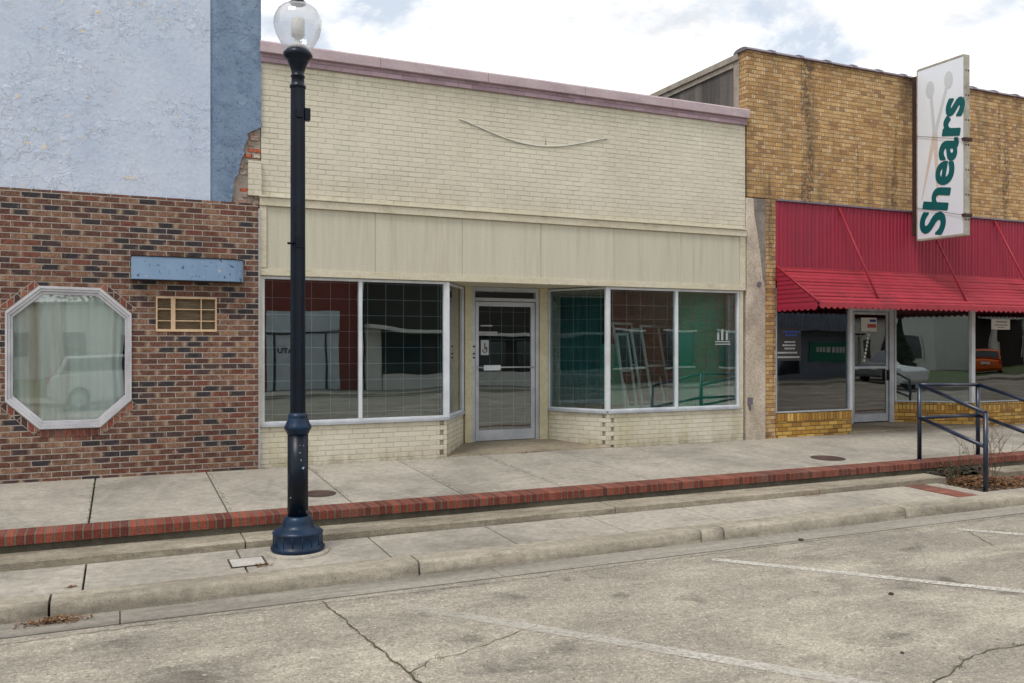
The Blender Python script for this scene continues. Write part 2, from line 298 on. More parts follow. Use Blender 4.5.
M['tan_metal'] = rough_mat('tan_painted_metal', lin(212, 184, 150), lin(192, 162, 128), 5, .6, .002)
M['mesh_dark'] = rough_mat('dusty_louvre_screen', lin(142, 128, 104), lin(112, 98, 78), 5, .8, .003, 120, .4, (1, 1, 6))
M['curtain'] = rough_mat('pale_green_grey_curtain', (.86, .9, .88), (.78, .83, .81), 1.2, .9, .003, 60, .1, (5, 5, .25), (lin(168, 146, 120), .85))
M['manhole'] = rough_mat('rusty_cast_iron', lin(84, 62, 56), lin(58, 44, 42), 9, .75, .006, 70, .4)
M['meter'] = rough_mat('pale_grey_cement_lid', lin(186, 182, 174), lin(160, 156, 150), 5, .85, .003)
M['leaf_dry'] = rough_mat('dry_brown_leaves', lin(140, 104, 72), lin(96, 68, 46), 9, .9, .002, 60, .3, island=.9)
M['leaf_green'] = rough_mat('small_green_leaves', (.10, .13, .045), (.06, .085, .03), 4, .7, .001, 60, .2, island=.5)
M['twig'] = rough_mat('grey_brown_twig', lin(108, 86, 70), lin(80, 62, 50), 9, .9)
M['paper'] = paint('white_paper', lin(214, 214, 208), .6)
M['paper_dim'] = paint('faded_paper', lin(168, 172, 172), .6)
M['ink'] = paint('black_ink', (.02, .02, .02), .5)
M['blue_ink'] = paint('blue_ink', lin(44, 72, 150), .5)
M['red_ink'] = paint('red_ink', lin(176, 70, 66), .5)
M['arc_scar'] = paint('blue_grey_scar', lin(196, 196, 186), .6)
M['roof'] = rough_mat('dark_felt_roof', (.06, .06, .06), (.09, .09, .09), 2)
M['grass'] = rough_mat('short_grass', (.06, .10, .03), (.09, .11, .045), 1.5, .95, .03, 40, .5)
M['earth'] = rough_mat('dusty_earth', lin(150, 140, 120), lin(120, 112, 95), .3, .95)
M['red_brown'] = paint('red_brown_painted_wall', lin(122, 50, 40), .6)
M['pale_door'] = rough_mat('pale_grey_shutter', lin(196, 204, 206), lin(172, 180, 184), 3, .5)
M['dark_wall'] = rough_mat('dark_timber_cladding', lin(58, 46, 38), lin(36, 30, 26), 3, .7, .003, 60, .2, (8, 8, .3))
M['white_wall'] = rough_mat('white_painted_wall', lin(214, 212, 206), lin(196, 194, 188), 3, .7)
M['corr_grey'] = rough_mat('blue_grey_corrugated_metal', lin(124, 136, 150), lin(104, 116, 130), 3, .5)
M['green_sign'] = paint('deep_green_sign', lin(10, 112, 88), .5)
M['grey_wall'] = rough_mat('grey_rendered_wall', lin(120, 128, 138), lin(100, 108, 118), 2, .8)
M['bark'] = rough_mat('brown_bark', lin(96, 80, 66), lin(66, 54, 44), 6, .95, .02)
M['foliage'] = rough_mat('mid_green_leaves', (.05, .085, .025), (.09, .13, .04), 2, .8, .001, 60, .2, island=.7)
M['conifer'] = rough_mat('dark_green_needles', (.02, .045, .018), (.035, .06, .025), 2, .8, .001, 60, .2, island=.6)
M['car_white'] = paint('white_car_paint', lin(214, 216, 218), .25, .03, spec=.6)
M['car_orange'] = paint('orange_car_paint', lin(206, 92, 30), .25, .05, spec=.6)
M['car_grey'] = paint('grey_car_paint', lin(110, 116, 122), .25, .05, spec=.6)
M['tyre'] = paint('black_tyre_rubber', (.02, .02, .02), .85)
M['car_glass'] = paint('dark_car_glass', (.02, .025, .03), .08, spec=.8)
M['tail'] = paint('red_lamp_lens', lin(170, 20, 20), .3)

def glass_mat(name, tint, refl, boost):
    m, nt, out = new_mat(name)
    g = nt.nodes.new('ShaderNodeBsdfGlossy'); g.inputs['Roughness'].default_value = .0; g.inputs['Color'].default_value = (.97, .99, 1, 1)
    ob = coords(nt); b = nt.nodes.new('ShaderNodeBump'); b.inputs['Distance'].default_value = .006; b.inputs['Strength'].default_value = .45
    L(nt, noise(nt, ob, 1.1, 1, .4), b.inputs['Height']); L(nt, b.outputs[0], g.inputs['Normal'])
    t = nt.nodes.new('ShaderNodeBsdfTransparent'); t.inputs['Color'].default_value = (*tint, 1)
    f = nt.nodes.new('ShaderNodeFresnel'); f.inputs['IOR'].default_value = 1.5
    k = math_(nt, 'ADD', math_(nt, 'MULTIPLY', f.outputs[0], boost), refl, clamp=True)
    mx = nt.nodes.new('ShaderNodeMixShader'); L(nt, k, mx.inputs[0]); L(nt, t.outputs[0], mx.inputs[1]); L(nt, g.outputs[0], mx.inputs[2]); L(nt, mx.outputs[0], out.inputs[0])
    return m
M['glass'] = glass_mat('tinted_shop_glass', (.85, .95, .955), .085, 1.3)
M['clear_glass'] = glass_mat('clear_window_glass', (.96, .99, .98), .05, 1.2)
def globe_mat():
    m, nt, out = new_mat('clear_ribbed_acrylic')
    uv = nt.nodes.new('ShaderNodeSeparateXYZ'); L(nt, coords(nt, 'UV'), uv.inputs[0])
    rib = math_(nt, 'SINE', math_(nt, 'MULTIPLY', uv.outputs[0], 2 * math.pi * 60)); rib2 = math_(nt, 'SINE', math_(nt, 'MULTIPLY', uv.outputs[1], 2 * math.pi * 40))
    h = math_(nt, 'ADD', rib, rib2)
    b = nt.nodes.new('ShaderNodeBump'); b.inputs['Distance'].default_value = .001; b.inputs['Strength'].default_value = .25; L(nt, h, b.inputs['Height'])
    g = nt.nodes.new('ShaderNodeBsdfGlossy'); g.inputs['Roughness'].default_value = .12; L(nt, b.outputs[0], g.inputs['Normal'])
    d = nt.nodes.new('ShaderNodeBsdfTranslucent'); d.inputs['Color'].default_value = (.85, .87, .9, 1)
    t = nt.nodes.new('ShaderNodeBsdfTransparent'); t.inputs['Color'].default_value = (.93, .94, .96, 1)
    lw = nt.nodes.new('ShaderNodeLayerWeight'); lw.inputs[0].default_value = .35; L(nt, b.outputs[0], lw.inputs[1])
    m1 = nt.nodes.new('ShaderNodeMixShader'); m1.inputs[0].default_value = .22; L(nt, t.outputs[0], m1.inputs[1]); L(nt, d.outputs[0], m1.inputs[2])
    m2 = nt.nodes.new('ShaderNodeMixShader'); L(nt, math_(nt, 'MULTIPLY', lw.outputs[1], .75), m2.inputs[0]); L(nt, m1.outputs[0], m2.inputs[1]); L(nt, g.outputs[0], m2.inputs[2])
    L(nt, m2.outputs[0], out.inputs[0]); return m
M['globe'] = globe_mat()

# ------------------------------------------------------------------ mesh helpers (meshes are written in world metres)
class MB:
    def __init__(s): s.bm = bmesh.new(); s.uv = None; s.smooth = set()
    def face(s, pts, smooth=False):
        try:
            f = s.bm.faces.new([s.bm.verts.new(p) for p in pts]); f.smooth = smooth; return f
        except ValueError: return None
    def hexa(s, b, t):            # bottom loop, top loop
        vb = [s.bm.verts.new(p) for p in b]; vt = [s.bm.verts.new(p) for p in t]; n = len(b)
        s.bm.faces.new(vb[::-1]); s.bm.faces.new(vt)
        for i in range(n): s.bm.faces.new((vb[i], vb[(i + 1) % n], vt[(i + 1) % n], vt[i]))
        return s
    def box(s, x0, x1, y0, y1, z0, z1):
        return s.hexa([(x0, y0, z0), (x1, y0, z0), (x1, y1, z0), (x0, y1, z0)], [(x0, y0, z1), (x1, y0, z1), (x1, y1, z1), (x0, y1, z1)])
    def pxz(s, pts, y0, y1): return s.hexa([(x, y1, z) for x, z in pts], [(x, y0, z) for x, z in pts])
    def pyz(s, pts, x0, x1): return s.hexa([(x0, y, z) for y, z in pts], [(x1, y, z) for y, z in pts])
    def pxy(s, pts, z0, z1): return s.hexa([(x, y, z0) for x, y in pts], [(x, y, z1) for x, y in pts])
    def seg(s, p, q, a0, a1, d0, d1, z0, z1):     # box along the plan segment p-q, depth d0..d1 to its left
        p, q = Vector(p), Vector(q); u = (q - p).normalized(); n = Vector((-u.y, u.x))
        c = [p + u * a + n * d for a, d in ((a0, d0), (a1, d0), (a1, d1), (a0, d1))]
        return s.pxy([(v.x, v.y) for v in c], z0, z1)
    def tube(s, pts, r, n=10, cap=True):
        pts = [Vector(p) for p in pts]; rs = r if isinstance(r, (list, tuple)) else [r] * len(pts); rings = []
        for i, p in enumerate(pts):
            d = (pts[min(i + 1, len(pts) - 1)] - pts[max(i - 1, 0)]).normalized()
            a = d.cross(Vector((0, 0, 1))) if abs(d.z) < .95 else d.cross(Vector((1, 0, 0)))
            a.normalize(); b = d.cross(a)
            rings.append([s.bm.verts.new(p + (a * math.cos(2 * math.pi * k / n) + b * math.sin(2 * math.pi * k / n)) * rs[i]) for k in range(n)])
        for A, B in zip(rings, rings[1:]):
            for k in range(n):
                f = s.bm.faces.new((A[k], B[k], B[(k + 1) % n], A[(k + 1) % n])); f.smooth = True
        if cap: s.bm.faces.new(rings[0]); s.bm.faces.new(rings[-1][::-1])
        return s
    def lathe(s, prof, cx, cy, n=40, flute=0, smooth=True):
        rings = []
        for r, z in prof:
            ring = []
            for k in range(n):
                rr = r * (1 - (flute if k % 2 else 0)); a = 2 * math.pi * k / n
                ring.append(s.bm.verts.new((cx + rr * math.cos(a), cy + rr * math.sin(a), z)))
            rings.append(ring)
        for A, B in zip(rings, rings[1:]):
            for k in range(n):
                f = s.bm.faces.new((A[k], A[(k + 1) % n], B[(k + 1) % n], B[k])); f.smooth = smooth
        if prof[0][0] > 1e-4: s.bm.faces.new(rings[0][::-1])
        if prof[-1][0] > 1e-4: s.bm.faces.new(rings[-1])
        return s
    def strip(s, a, b):           # ribbon between two polylines
        for i in range(len(a) - 1): s.face([a[i], a[i + 1], b[i + 1], b[i]])
        return s
    def build(s, name, mat, parent=None, bevel=0, rot_uv=False, uvfix=None, normals=True):
        bm = s.bm
        if normals: bmesh.ops.recalc_face_normals(bm, faces=bm.faces[:])
        uvl = bm.loops.layers.uv.new('UVMap')
        for f in bm.faces:
            n = f.normal
            if uvfix is not None:
                for l in f.loops: l[uvl].uv = uvfix(l.vert.co, f)
                continue
            if abs(n.z) > .75:
                for l in f.loops: l[uvl].uv = (l.vert.co.x, l.vert.co.y)
            else:
                h = Vector((-n.y, n.x, 0)); h.normalize()
                if abs(h.x) >= abs(h.y) and h.x < 0 or abs(h.y) > abs(h.x) and h.y < 0: h = -h
                for l in f.loops: l[uvl].uv = (l.vert.co.dot(h), l.vert.co.z)
        me = bpy.data.meshes.new(name); bm.to_mesh(me); bm.free()
        o = bpy.data.objects.new(name, me); col.objects.link(o)
        me.materials.append(M[mat] if isinstance(mat, str) else mat)
        if parent is not None:
            o.parent = parent; w = Vector((0, 0, 0)); p = parent
            while p is not None: w += p.location; p = p.parent
            o.location = -w
        if bevel:
            b = o.modifiers.new('bevel', 'BEVEL'); b.width = bevel; b.segments = 2; b.limit_method = 'ANGLE'
        return o
def tag(o, label=None, cat=None, group=None, kind=None):
    if label: o['label'] = label
    if cat: o['category'] = cat
    if group: o['group'] = group
    if kind: o['kind'] = kind
    return o
def thing(name, loc, label, cat, group=None):
    o = bpy.data.objects.new(name, None); o.location = loc; o.empty_display_size = .3; col.objects.link(o)
    return tag(o, label, cat, group)
def structure(name, mb, mat, **k): return tag(mb.build(name, mat, **k), kind='structure')
def stuff(name, mb, mat, **k): return tag(mb.build(name, mat, **k), kind='stuff')
def copy_tree(o, parent=None):
    c = o.copy(); col.objects.link(c)
    if parent: c.parent = parent
    for ch in list(o.children): copy_tree(ch, c)
    return c
def text_mesh(name, body, size, offset, extrude, mat, matrix, parent=None, sx=1., align='LEFT', bold=0):
    cu = bpy.data.curves.new(name, 'FONT'); cu.body = body; cu.size = size; cu.offset = offset; cu.extrude = extrude
    cu.align_x = align; cu.resolution_u = 6
    t = bpy.data.objects.new(name, cu); col.objects.link(t); bpy.context.view_layer.update()
    dg = bpy.context.evaluated_depsgraph_get(); me = bpy.data.meshes.new_from_object(t.evaluated_get(dg))
    bpy.data.objects.remove(t)
    if bold:
        bm = bmesh.new()
        for k in range(8):
            m2 = me.copy(); m2.transform(Matrix.Translation((bold * math.cos(k * math.pi / 4), bold * math.sin(k * math.pi / 4), .0002 * k))); bm.from_mesh(m2)
        bm.to_mesh(me); bm.free()
    me.transform(matrix @ Matrix.Diagonal((sx, 1, 1, 1)))
    me.materials.clear(); me.materials.append(M[mat]); me.name = name
    o = bpy.data.objects.new(name, me); col.objects.link(o)
    if parent is not None:
        o.parent = parent; w = Vector((0, 0, 0)); p = parent
        while p is not None: w += p.location; p = p.parent
        o.location = -w
    return o

# ------------------------------------------------------------------ SETTING: ground
GY = 11.2                                           # main facade plane
b = MB(); b.face([(-900, -900, -.03), (900, -900, -.03), (900, 900, -.03), (-900, 900, -.03)]); structure('ground', b, 'earth')
b = MB(); b.face([(-60, -9.5, 0), (120, -9.5, 0), (120, 6.74, 0), (-60, 6.74, 0)]); structure('road', b, 'road')
# gutter: smoother strip falling to the kerb
b = MB(); X = -30.
while X < 60: b.pyz([(6.75, -.1), (7.14, -.1), (7.14, .004), (6.75, .006)], X + .004, X + 2.996); X += 3.0
structure('gutter', b, 'gutter')
# kerb: rounded profile, cut at joints
prof = [(7.08, -.1), (7.085, .03), (7.094, .096), (7.112, .115), (7.14, .121), (7.34, .121), (7.34, -.1)]
cuts = [-30, -12.6, -9.6, -6.55, -3.5, -.47, 2.35, 5.32, 5.6, 8.17, 11.0, 13.9, 16.8, 60]
b = MB()
for a, c in zip(cuts, cuts[1:]):
    n = max(1, int((c - a) / .25)); P_ = []
    for i in range(n + 1):
        x = a + .009 + (c - a - .018) * i / n
        P_.append([b.bm.verts.new((x, y + (random.uniform(-.004, .004) if 0 < j < 5 else 0), z + (random.uniform(-.003, .003) if 0 < j < 5 else 0))) for j, (y, z) in enumerate(prof)])
    for A, B in zip(P_, P_[1:]):
        for k in range(len(prof)): f = b.bm.faces.new((A[k], A[(k + 1) % len(prof)], B[(k + 1) % len(prof)], B[k])); f.smooth = (k in (1, 2, 3))
    b.bm.faces.new(P_[0]); b.bm.faces.new(P_[-1][::-1])
structure('kerb', b, 'kerb')
def slab_row(name, y0, y1, zf, cuts, mat, gap=.0075, zb=-.1, bevel=.006):
    b = MB()
    for a, c in zip(cuts, cuts[1:]):
        b.hexa([(a + gap, y0, zb), (c - gap, y0, zb), (c - gap, y1, zb), (a + gap, y1, zb)],
               [(a + gap, y0, zf(y0)), (c - gap, y0, zf(y0)), (c - gap, y1, zf(y1)), (a + gap, y1, zf(y1))])
    return structure(name, b, mat, bevel=bevel)
J = [-.26 + 1.22 * k for k in range(-24, 45)]
zlow = lambda y: .121 + (y - 7.346) * .019
PIT0, PIT1 = 10.02, 11.45
low = [j for j in J if j < 9.2]
slab_row('lower_pavement', 7.346, 8.14, zlow, low + [9.36], 'pavement')
slab_row('lower_pavement', 7.346, 8.14, zlow, [11.78] + [j for j in J if j > 12], 'pavement')
for i, (a, c) in enumerate(((9.37, 9.72), (11.47, 11.77))):
    b = MB(); b.pyz([(7.346, -.1), (8.14, -.1), (8.14, zlow(8.14) + .001), (7.346, .122)], a, c); structure('brick_paving_strip', b, 'paver')
b = MB(); b.pyz([(7.346, -.1), (8.14, -.1), (8.14, zlow(8.14)), (7.346, .121)], 9.73, 9.97); b.box(9.975, 11.46, 7.346, 7.46, -.1, .124)
structure('planter_kerb', b, 'pavement', bevel=.004)
# low step
b = MB()
steps = [-30., -8.5, -2.3, 1.04, 4.96, 7.9, 9.25, 10.16]
def step(a, c, mb):
    n = max(1, int((c - a) / .3)); pr = [(8.146, -.1), (8.146, .194), (8.156, .202), (8.50, .207), (8.50, -.1)]; P_ = []
    for i in range(n + 1):
        x = a + .006 + (c - a - .012) * i / n
        P_.append([mb.bm.verts.new((x, y + (random.uniform(-.006, .006) if j in (1, 2) else 0), z)) for j, (y, z) in enumerate(pr)])
    for A, B in zip(P_, P_[1:]):
        for k in range(5): mb.bm.faces.new((A[k], A[(k + 1) % 5], B[(k + 1) % 5], B[k]))
    mb.bm.faces.new(P_[0]); mb.bm.faces.new(P_[-1][::-1])
for a, c in zip(steps, steps[1:]): step(a, c, b)
for a, c in ((11.3, 14.2), (14.2, 30)): step(a, c, b)
structure('low_step', b, 'step_stone')
# retaining face under the brick edging and the edging itself
b = MB(); b.box(-30, 40, 8.505, 8.9, -.1, .271); structure('retaining_face', b, 'shaded_face')
zwalk = lambda y: .362 + (y - 8.77) * .0315
b = MB(); n = 280
P_ = []
for i in range(n + 1):
    x = -30 + 70 * i / n; dz = random.uniform(-.002, .002)
    P_.append([b.bm.verts.new(p) for p in ((x, 8.49, .272), (x, 8.49, .352 + dz), (x, 8.505, .361 + dz), (x, 8.762, .364), (x, 8.762, .272))])
for A, B in zip(P_, P_[1:]):
    for k in range(5): b.bm.faces.new((A[k], A[(k + 1) % 5], B[(k + 1) % 5], B[k]))
structure('brick_edging', b, 'edge_brick', uvfix=lambda co, f: (co.x, 1.0 + (co.y - 8.49) + (.36 - co.z)))
b = MB(); b.box(-30, 40, 8.7, GY + .3, -.1, .34); b.box(-30, 9.0, 7.2, 8.7, -.11, .085); b.box(11.9, 40, 7.2, 8.7, -.11, .085); b.box(-30, 40, 6.7, 7.2, -.12, -.02); structure('ground_under_pavement', b, 'dark_joint')
slab_row('upper_pavement', 8.768, GY - .01, zwalk, J, 'pavement')
b = MB(); b.hexa([(4.0, GY - .012, .2), (6.8, GY - .012, .2), (6.3, 12.3, .2), (4.6, 12.3, .2)], [(4.0, GY - .012, .442), (6.8, GY - .012, .442), (6.3, 12.3, .515), (4.6, 12.3, .515)]); structure('entrance_ramp', b, 'entry')
b = MB(); b.hexa([(11.5, GY - .05, .2), (14.8, GY - .05, .2), (13.9, 12.2, .2), (12.3, 12.2, .2)], [(11.5, GY - .05, .475), (14.8, GY - .05, .475), (13.9, 12.2, .50), (12.3, 12.2, .50)]); structure('doorway_slab', b, 'entry', bevel=.01)
# planter pit
b = MB(); b.box(9.98, 11.46, 7.465, 8.5, -.1, .10); structure('planter_soil', b, 'dirt')
b = MB(); rnd = random.Random(3)
for i in range(46):
    x = 10.2 + 1.08 * rnd.random(); z = .10 + rnd.random() * .13; s_ = rnd.uniform(.03, .07)
    b.box(x - s_, x + s_, 8.46, 8.503, z - s_ * .5, z + s_ * .5)
structure('rough_stone_face', b, 'shaded_face', bevel=.008)
# opposite side of the street
b = MB(); b.box(-60, 120, -12.45, -9.5, -.1, .13); structure('far_pavement', b, 'pavement')
b = MB(); b.face([(-60, -60, .01), (4.7, -60, .01), (4.7, -12.46, .12), (-60, -12.46, .12)]); b.face([(38.3, -60, .01), (120, -60, .01), (120, -12.46, .12), (38.3, -12.46, .12)]); structure('lawn', b, 'grass')

# painted bay lines: ribbon with uv.x = how much paint is left
def line(p, q, w, k0, k1):
    p, q = Vector((*p, .005)), Vector((*q, .005)); u = (q - p).normalized(); nn = Vector((-u.y, u.x, 0)) * w / 2; N = 14
    b = MB(); Ls = (q - p).length
    b.strip([p + u * Ls * i / N + nn for i in range(N + 1)], [p + u * Ls * i / N - nn for i in range(N + 1)])
    return structure('road_marking', b, 'line', normals=False, uvfix=lambda co, f: (k0 + (k1 - k0) * min(1, (co - p).length / 1.6), 0))
line((5.0, 6.50), (7.8, 3.25), .105, .9, 1.0)
line((1.95, 6.36), (4.75, 2.75), .125, .3, .75)
line((8.22, 6.45), (10.9, 3.35), .105, .9, 1.0)
# cracks with dirt
def crack(pts, w, name='road_crack'):
    a, c = [], []; rnd = random.Random(len(pts)); P3 = []
    for p, q in zip(pts, pts[1:]):
        n = max(2, int((Vector(q) - Vector(p)).length / .05))
        for i in range(n): P3.append(Vector(p).lerp(Vector(q), i / n))
    P3.append(Vector(pts[-1]))
    for i, p in enumerate(P3):
        d = (P3[min(i + 1, len(P3) - 1)] - P3[max(i - 1, 0)]).normalized(); nn = Vector((-d.y, d.x))
        j = nn * rnd.uniform(-.012, .012); ww = w * rnd.uniform(.35, 1.1)
        a.append((*(p + j + nn * ww), .0045)); c.append((*(p + j - nn * ww), .0045))
    b = MB(); b.strip(a, c); structure(name, b, 'crack_fill', normals=False); return P3
c1 = crack([(1.43, 6.70), (1.47, 6.3), (1.50, 5.93), (1.56, 5.35), (1.60, 4.95), (1.66, 4.2), (1.7, 3.0)], .009)
c2 = crack([(1.59, 5.0), (1.80, 5.17), (2.02, 5.2), (2.16, 5.26), (2.7, 5.5)], .0035)
c3 = crack([(5.9, 3.9), (5.47, 3.80), (5.15, 3.82), (4.87, 3.77), (4.6, 3.66), (4.38, 3.59), (4.0, 3.2)], .007)
crack([(8.25, 6.35), (8.0, 6.0), (7.85, 5.75)], .006)
crack([(-4, 6.6), (-1.5, 6.58), (0.5, 6.66), (3, 6.62), (6, 6.69), (12, 6.66)], .004)
# grass in the cracks
b = MB(); rnd = random.Random(5)
for P3, spots in ((c1, (.28, .42, .47, .52)), (c2, (.15, .3)), (c3, (.25, .5, .6))):
    for s_ in spots:
        p = P3[int(s_ * (len(P3) - 1))]
        for i in range(22):
            x, y = p.x + rnd.gauss(0, .02), p.y + rnd.gauss(0, .035); a = rnd.uniform(0, 6.28); h = rnd.uniform(.006, .022)
            b.face([(x - .003 * math.cos(a), y - .003 * math.sin(a), .004), (x + .003 * math.cos(a), y + .003 * math.sin(a), .004), (x + rnd.uniform(-.015, .015), y + rnd.uniform(-.015, .015), h)])
stuff('crack_grass', b, 'leaf_green', normals=False)

def litter(name, cx, cy, z, sx, sy, n, seed, hgt=.03, size=.02):
    b = MB(); rnd = random.Random(seed)
    for i in range(n):
        r1, r2 = rnd.gauss(0, .45), rnd.gauss(0, .45)
        x, y = cx + max(-1, min(1, r1)) * sx, cy + max(-1, min(1, r2)) * sy
        zz = z + rnd.random() * hgt * max(.1, 1 - (abs(r1) + abs(r2)) * .5)
        s_ = size * rnd.uniform(.4, 1.2); a = rnd.uniform(0, 6.28); t = rnd.uniform(-.6, .6)
        u = Vector((math.cos(a), math.sin(a), t * .6)) * s_; v = Vector((-math.sin(a), math.cos(a), rnd.uniform(-.5, .5))) * s_ * rnd.uniform(.25, .6)
        c = Vector((x, y, zz + .005))
        b.face([c - u, c + v, c + u, c - v])
    return stuff(name, b, 'leaf_dry', normals=False)
litter('leaf_litter', -.43, 6.98, 0, .24, .07, 520, 1, .05, .016)
litter('leaf_litter', 1.1, 7.5, .125, .09, .05, 60, 2, .02, .016)
litter('leaf_litter', 10.72, 8.0, .10, .75, .5, 2600, 4, .09, .028)
litter('leaf_litter', 5.35, 11.15, .442, .25, .08, 70, 6, .01, .018)
litter('leaf_litter', 7.75, 8.1, .15, .2, .08, 60, 8, .02, .018)
litter('leaf_litter', -.34, 7.45, .122, .05, .02, 20, 9, .02, .018)
litter('leaf_litter', 3.8, 11.1, .44, .9, .03, 60, 10, .01, .012)
litter('leaf_litter', 8.0, 11.1, .44, 1.1, .03, 70, 11, .01, .012)

# manholes, meter lid, dirt clods
def disc(name, x, y, r, z, label):
    t = thing(name, (x, y, z), label, 'manhole cover', 'round iron covers in the pavement')
    def tl(b):
        for v in b.bm.verts: v.co.z += (v.co.y - y) * .0315
    b = MB(); b.lathe([(r, z - .02), (r, z + .004), (r * .93, z + .006), (r * .92, z + .002), (.001, z + .002)], x, y, 40); tl(b); b.build('lid', 'manhole', t)
    b = MB(); b.lathe([(r * 1.08, z - .02), (r * 1.08, z + .0035), (r * 1.02, z + .0035), (r * 1.02, z - .02)], x, y, 40); tl(b); b.build('rim', 'dark_joint', t)
disc('manhole_cover', 1.96, 9.34, .17, zwalk(9.34), 'rusty round iron cover in the pavement just behind the lamp post')
disc('manhole_cover', 9.15, 9.27, .22, zwalk(9.27), 'rusty round iron cover in the pavement outside the yellow brick shop')
t = thing('meter_box_lid', (1.0, 7.66, .13), 'pale grey rectangular meter lid in the low pavement left of the lamp base', 'meter lid')
b = MB(); b.box(.86, 1.13, 7.53, 7.80, .11, .134); b.build('lid', 'meter', t, bevel=.004)
b = MB()
for q in ((.845, 1.145, 7.515, 7.528), (.845, 1.145, 7.802, 7.815), (.845, .858, 7.528, 7.802), (1.132, 1.145, 7.528, 7.802)): b.box(*q, .11, .133)
b.build('rim', 'dark_joint', t)
for i, (x, y, s_, lab) in enumerate(((5.6, 5.0, .022, 'dark clod of dirt on the road beside the clearest bay line'), (6.3, 6.75, .03, 'dark clod of dirt lying by the gutter line nearest the kerb'), (4.6, 4.02, .014, 'tiny clod of dirt on the open road near the lower edge'))):
    b = MB(); bmesh.ops.create_icosphere(b.bm, subdivisions=2, radius=s_)
    for v in b.bm.verts: v.co = v.co * random.uniform(.75, 1.2); v.co.z = max(-.2 * s_, v.co.z * .7)
    for v in b.bm.verts: v.co += Vector((x, y, .2 * s_))
    tag(b.build('dirt_clod', 'dirt'), lab, 'dirt clod', 'clods of dirt on the road')

# ------------------------------------------------------------------ LEFT: blue and brown brick building
BY = 11.12
bb = thing('brown_brick_building', (0, BY, .44), 'brown brick fronted building with peeling pale blue upper wall left of the cream shop', 'building')
octo = [(-.83, 2.66), (-.21, 2.65), (.125, 2.35), (.125, 1.34), (-.21, 1.03), (-.83, 1.03), (-1.17, 1.36), (-1.17, 2.36)]
def rows_with_hole(mb, x0, x1, z0, z1, y0, y1, hole):    # front slab with polygonal hole (convex polygon, corner fans)
    hx0, hx1 = min(p[0] for p in hole), max(p[0] for p in hole); hz0, hz1 = min(p[1] for p in hole), max(p[1] for p in hole)
    mb.box(x0, hx0, y0, y1, z0, z1); mb.box(hx1, x1, y0, y1, z0, z1)
    top = sorted([p for p in hole if p[1] > (hz0 + hz1) / 2]); bot = sorted([p for p in hole if p[1] < (hz0 + hz1) / 2])
    mb.pxz([(hx0, z1), *[(x, z) for x, z in top], (hx1, z1)], y0, y1)
    mb.pxz([(hx0, z0), *[(x, z) for x, z in bot], (hx1, z0)], y0, y1)
b = MB(); rows_with_hole(b, -12, .395, .35, 3.755, BY, BY + .12, octo)
b.box(.395, 1.075, BY, BY + .12, .35, 2.155); b.box(.395, 1.075, BY, BY + .12, 2.565, 3.755); b.box(1.075, 1.575, BY, BY + .12, .35, 3.755)
b.build('brick_wall', 'brown_brick', bb)
b = MB(); b.box(1.577, 1.60, BY + .03, BY + .12, .4, 3.7); b.build('corner_strip', 'white_metal', bb)
b = MB(); b.pxz([(-12, 3.74), (1.01, 3.757), (1.01, 9.2), (-12, 9.2)], BY + .03, BY + .4); b.build('upper_wall', 'pale_blue', bb)
edge = [(1.25, 3.757), (1.27, 3.92), (1.33, 4.11), (1.38, 4.30), (1.43, 4.49), (1.46, 4.63), (1.615, 4.73)]
je = []
for p, q in zip(edge, edge[1:]):
    for i in range(5): je.append((p[0] + (q[0] - p[0]) * i / 5 + random.uniform(-.014, .014), p[1] + (q[1] - p[1]) * i / 5))
b = MB(); b.pxz([(1.012, 3.757)] + je + [(1.615, 4.73), (1.615, 9.2), (1.012, 9.2)], BY + .045, BY + .4); b.build('corner_pilaster', 'blue', bb)
b = MB(); rnd = random.Random(11)
zz = 3.757
while zz < 4.75:      # ragged old courses of the broken corner
    x = 1.16
    while x < 1.60:
        w = rnd.uniform(.06, .2); b.box(x, min(x + w - .012, 1.61), BY + .085 + rnd.uniform(-.025, .02), BY + .3, zz, zz + .06); x += w
    zz += .0725
b.build('exposed_brick', 'rubble_brick', bb, bevel=.006)
b = MB(); b.box(1.15, 1.612, BY + .088, BY + .3, 3.757, 4.78); b.build('mortar_core', 'mortar', bb)
b = MB(); b.box(-12, 1.60, BY + .401, 24, .3, 9.0); b.build('main_block', 'dark_int', bb)
b = MB(); b.box(-12, .9, BY + .28, BY + .39, .9, 2.8);  b.build('dark_backing', 'dark_int', bb)
# octagonal window
def ring(mb, poly, w0, w1, y0, y1):    # frame ring between polygon inset by w0 and w1
    cx = sum(p[0] for p in poly) / len(poly); cz = sum(p[1] for p in poly) / len(poly); rad = 0.76
    A = [(cx + (x - cx) * (1 - w0 / rad), cz + (z - cz) * (1 - w0 / rad)) for x, z in poly]; B = [(cx + (x - cx) * (1 - w1 / rad), cz + (z - cz) * (1 - w1 / rad)) for x, z in poly]
    n = len(poly)
    for i in range(n): mb.pxz([A[i], A[(i + 1) % n], B[(i + 1) % n], B[i]], y0, y1)
    return B
b = MB(); ring(b, octo, 0, .028, BY - .022, BY + .11); ring(b, octo, .0285, .055, BY - .012, BY + .10); inn = ring(b, octo, .0555, .085, BY + .006, BY + .11)
ow = b.build('octagonal_window', 'oct_frame', bb, bevel=.003)
b = MB(); b.pxz(inn, BY + .045, BY + .051); b.build('pane', 'clear_glass', ow)
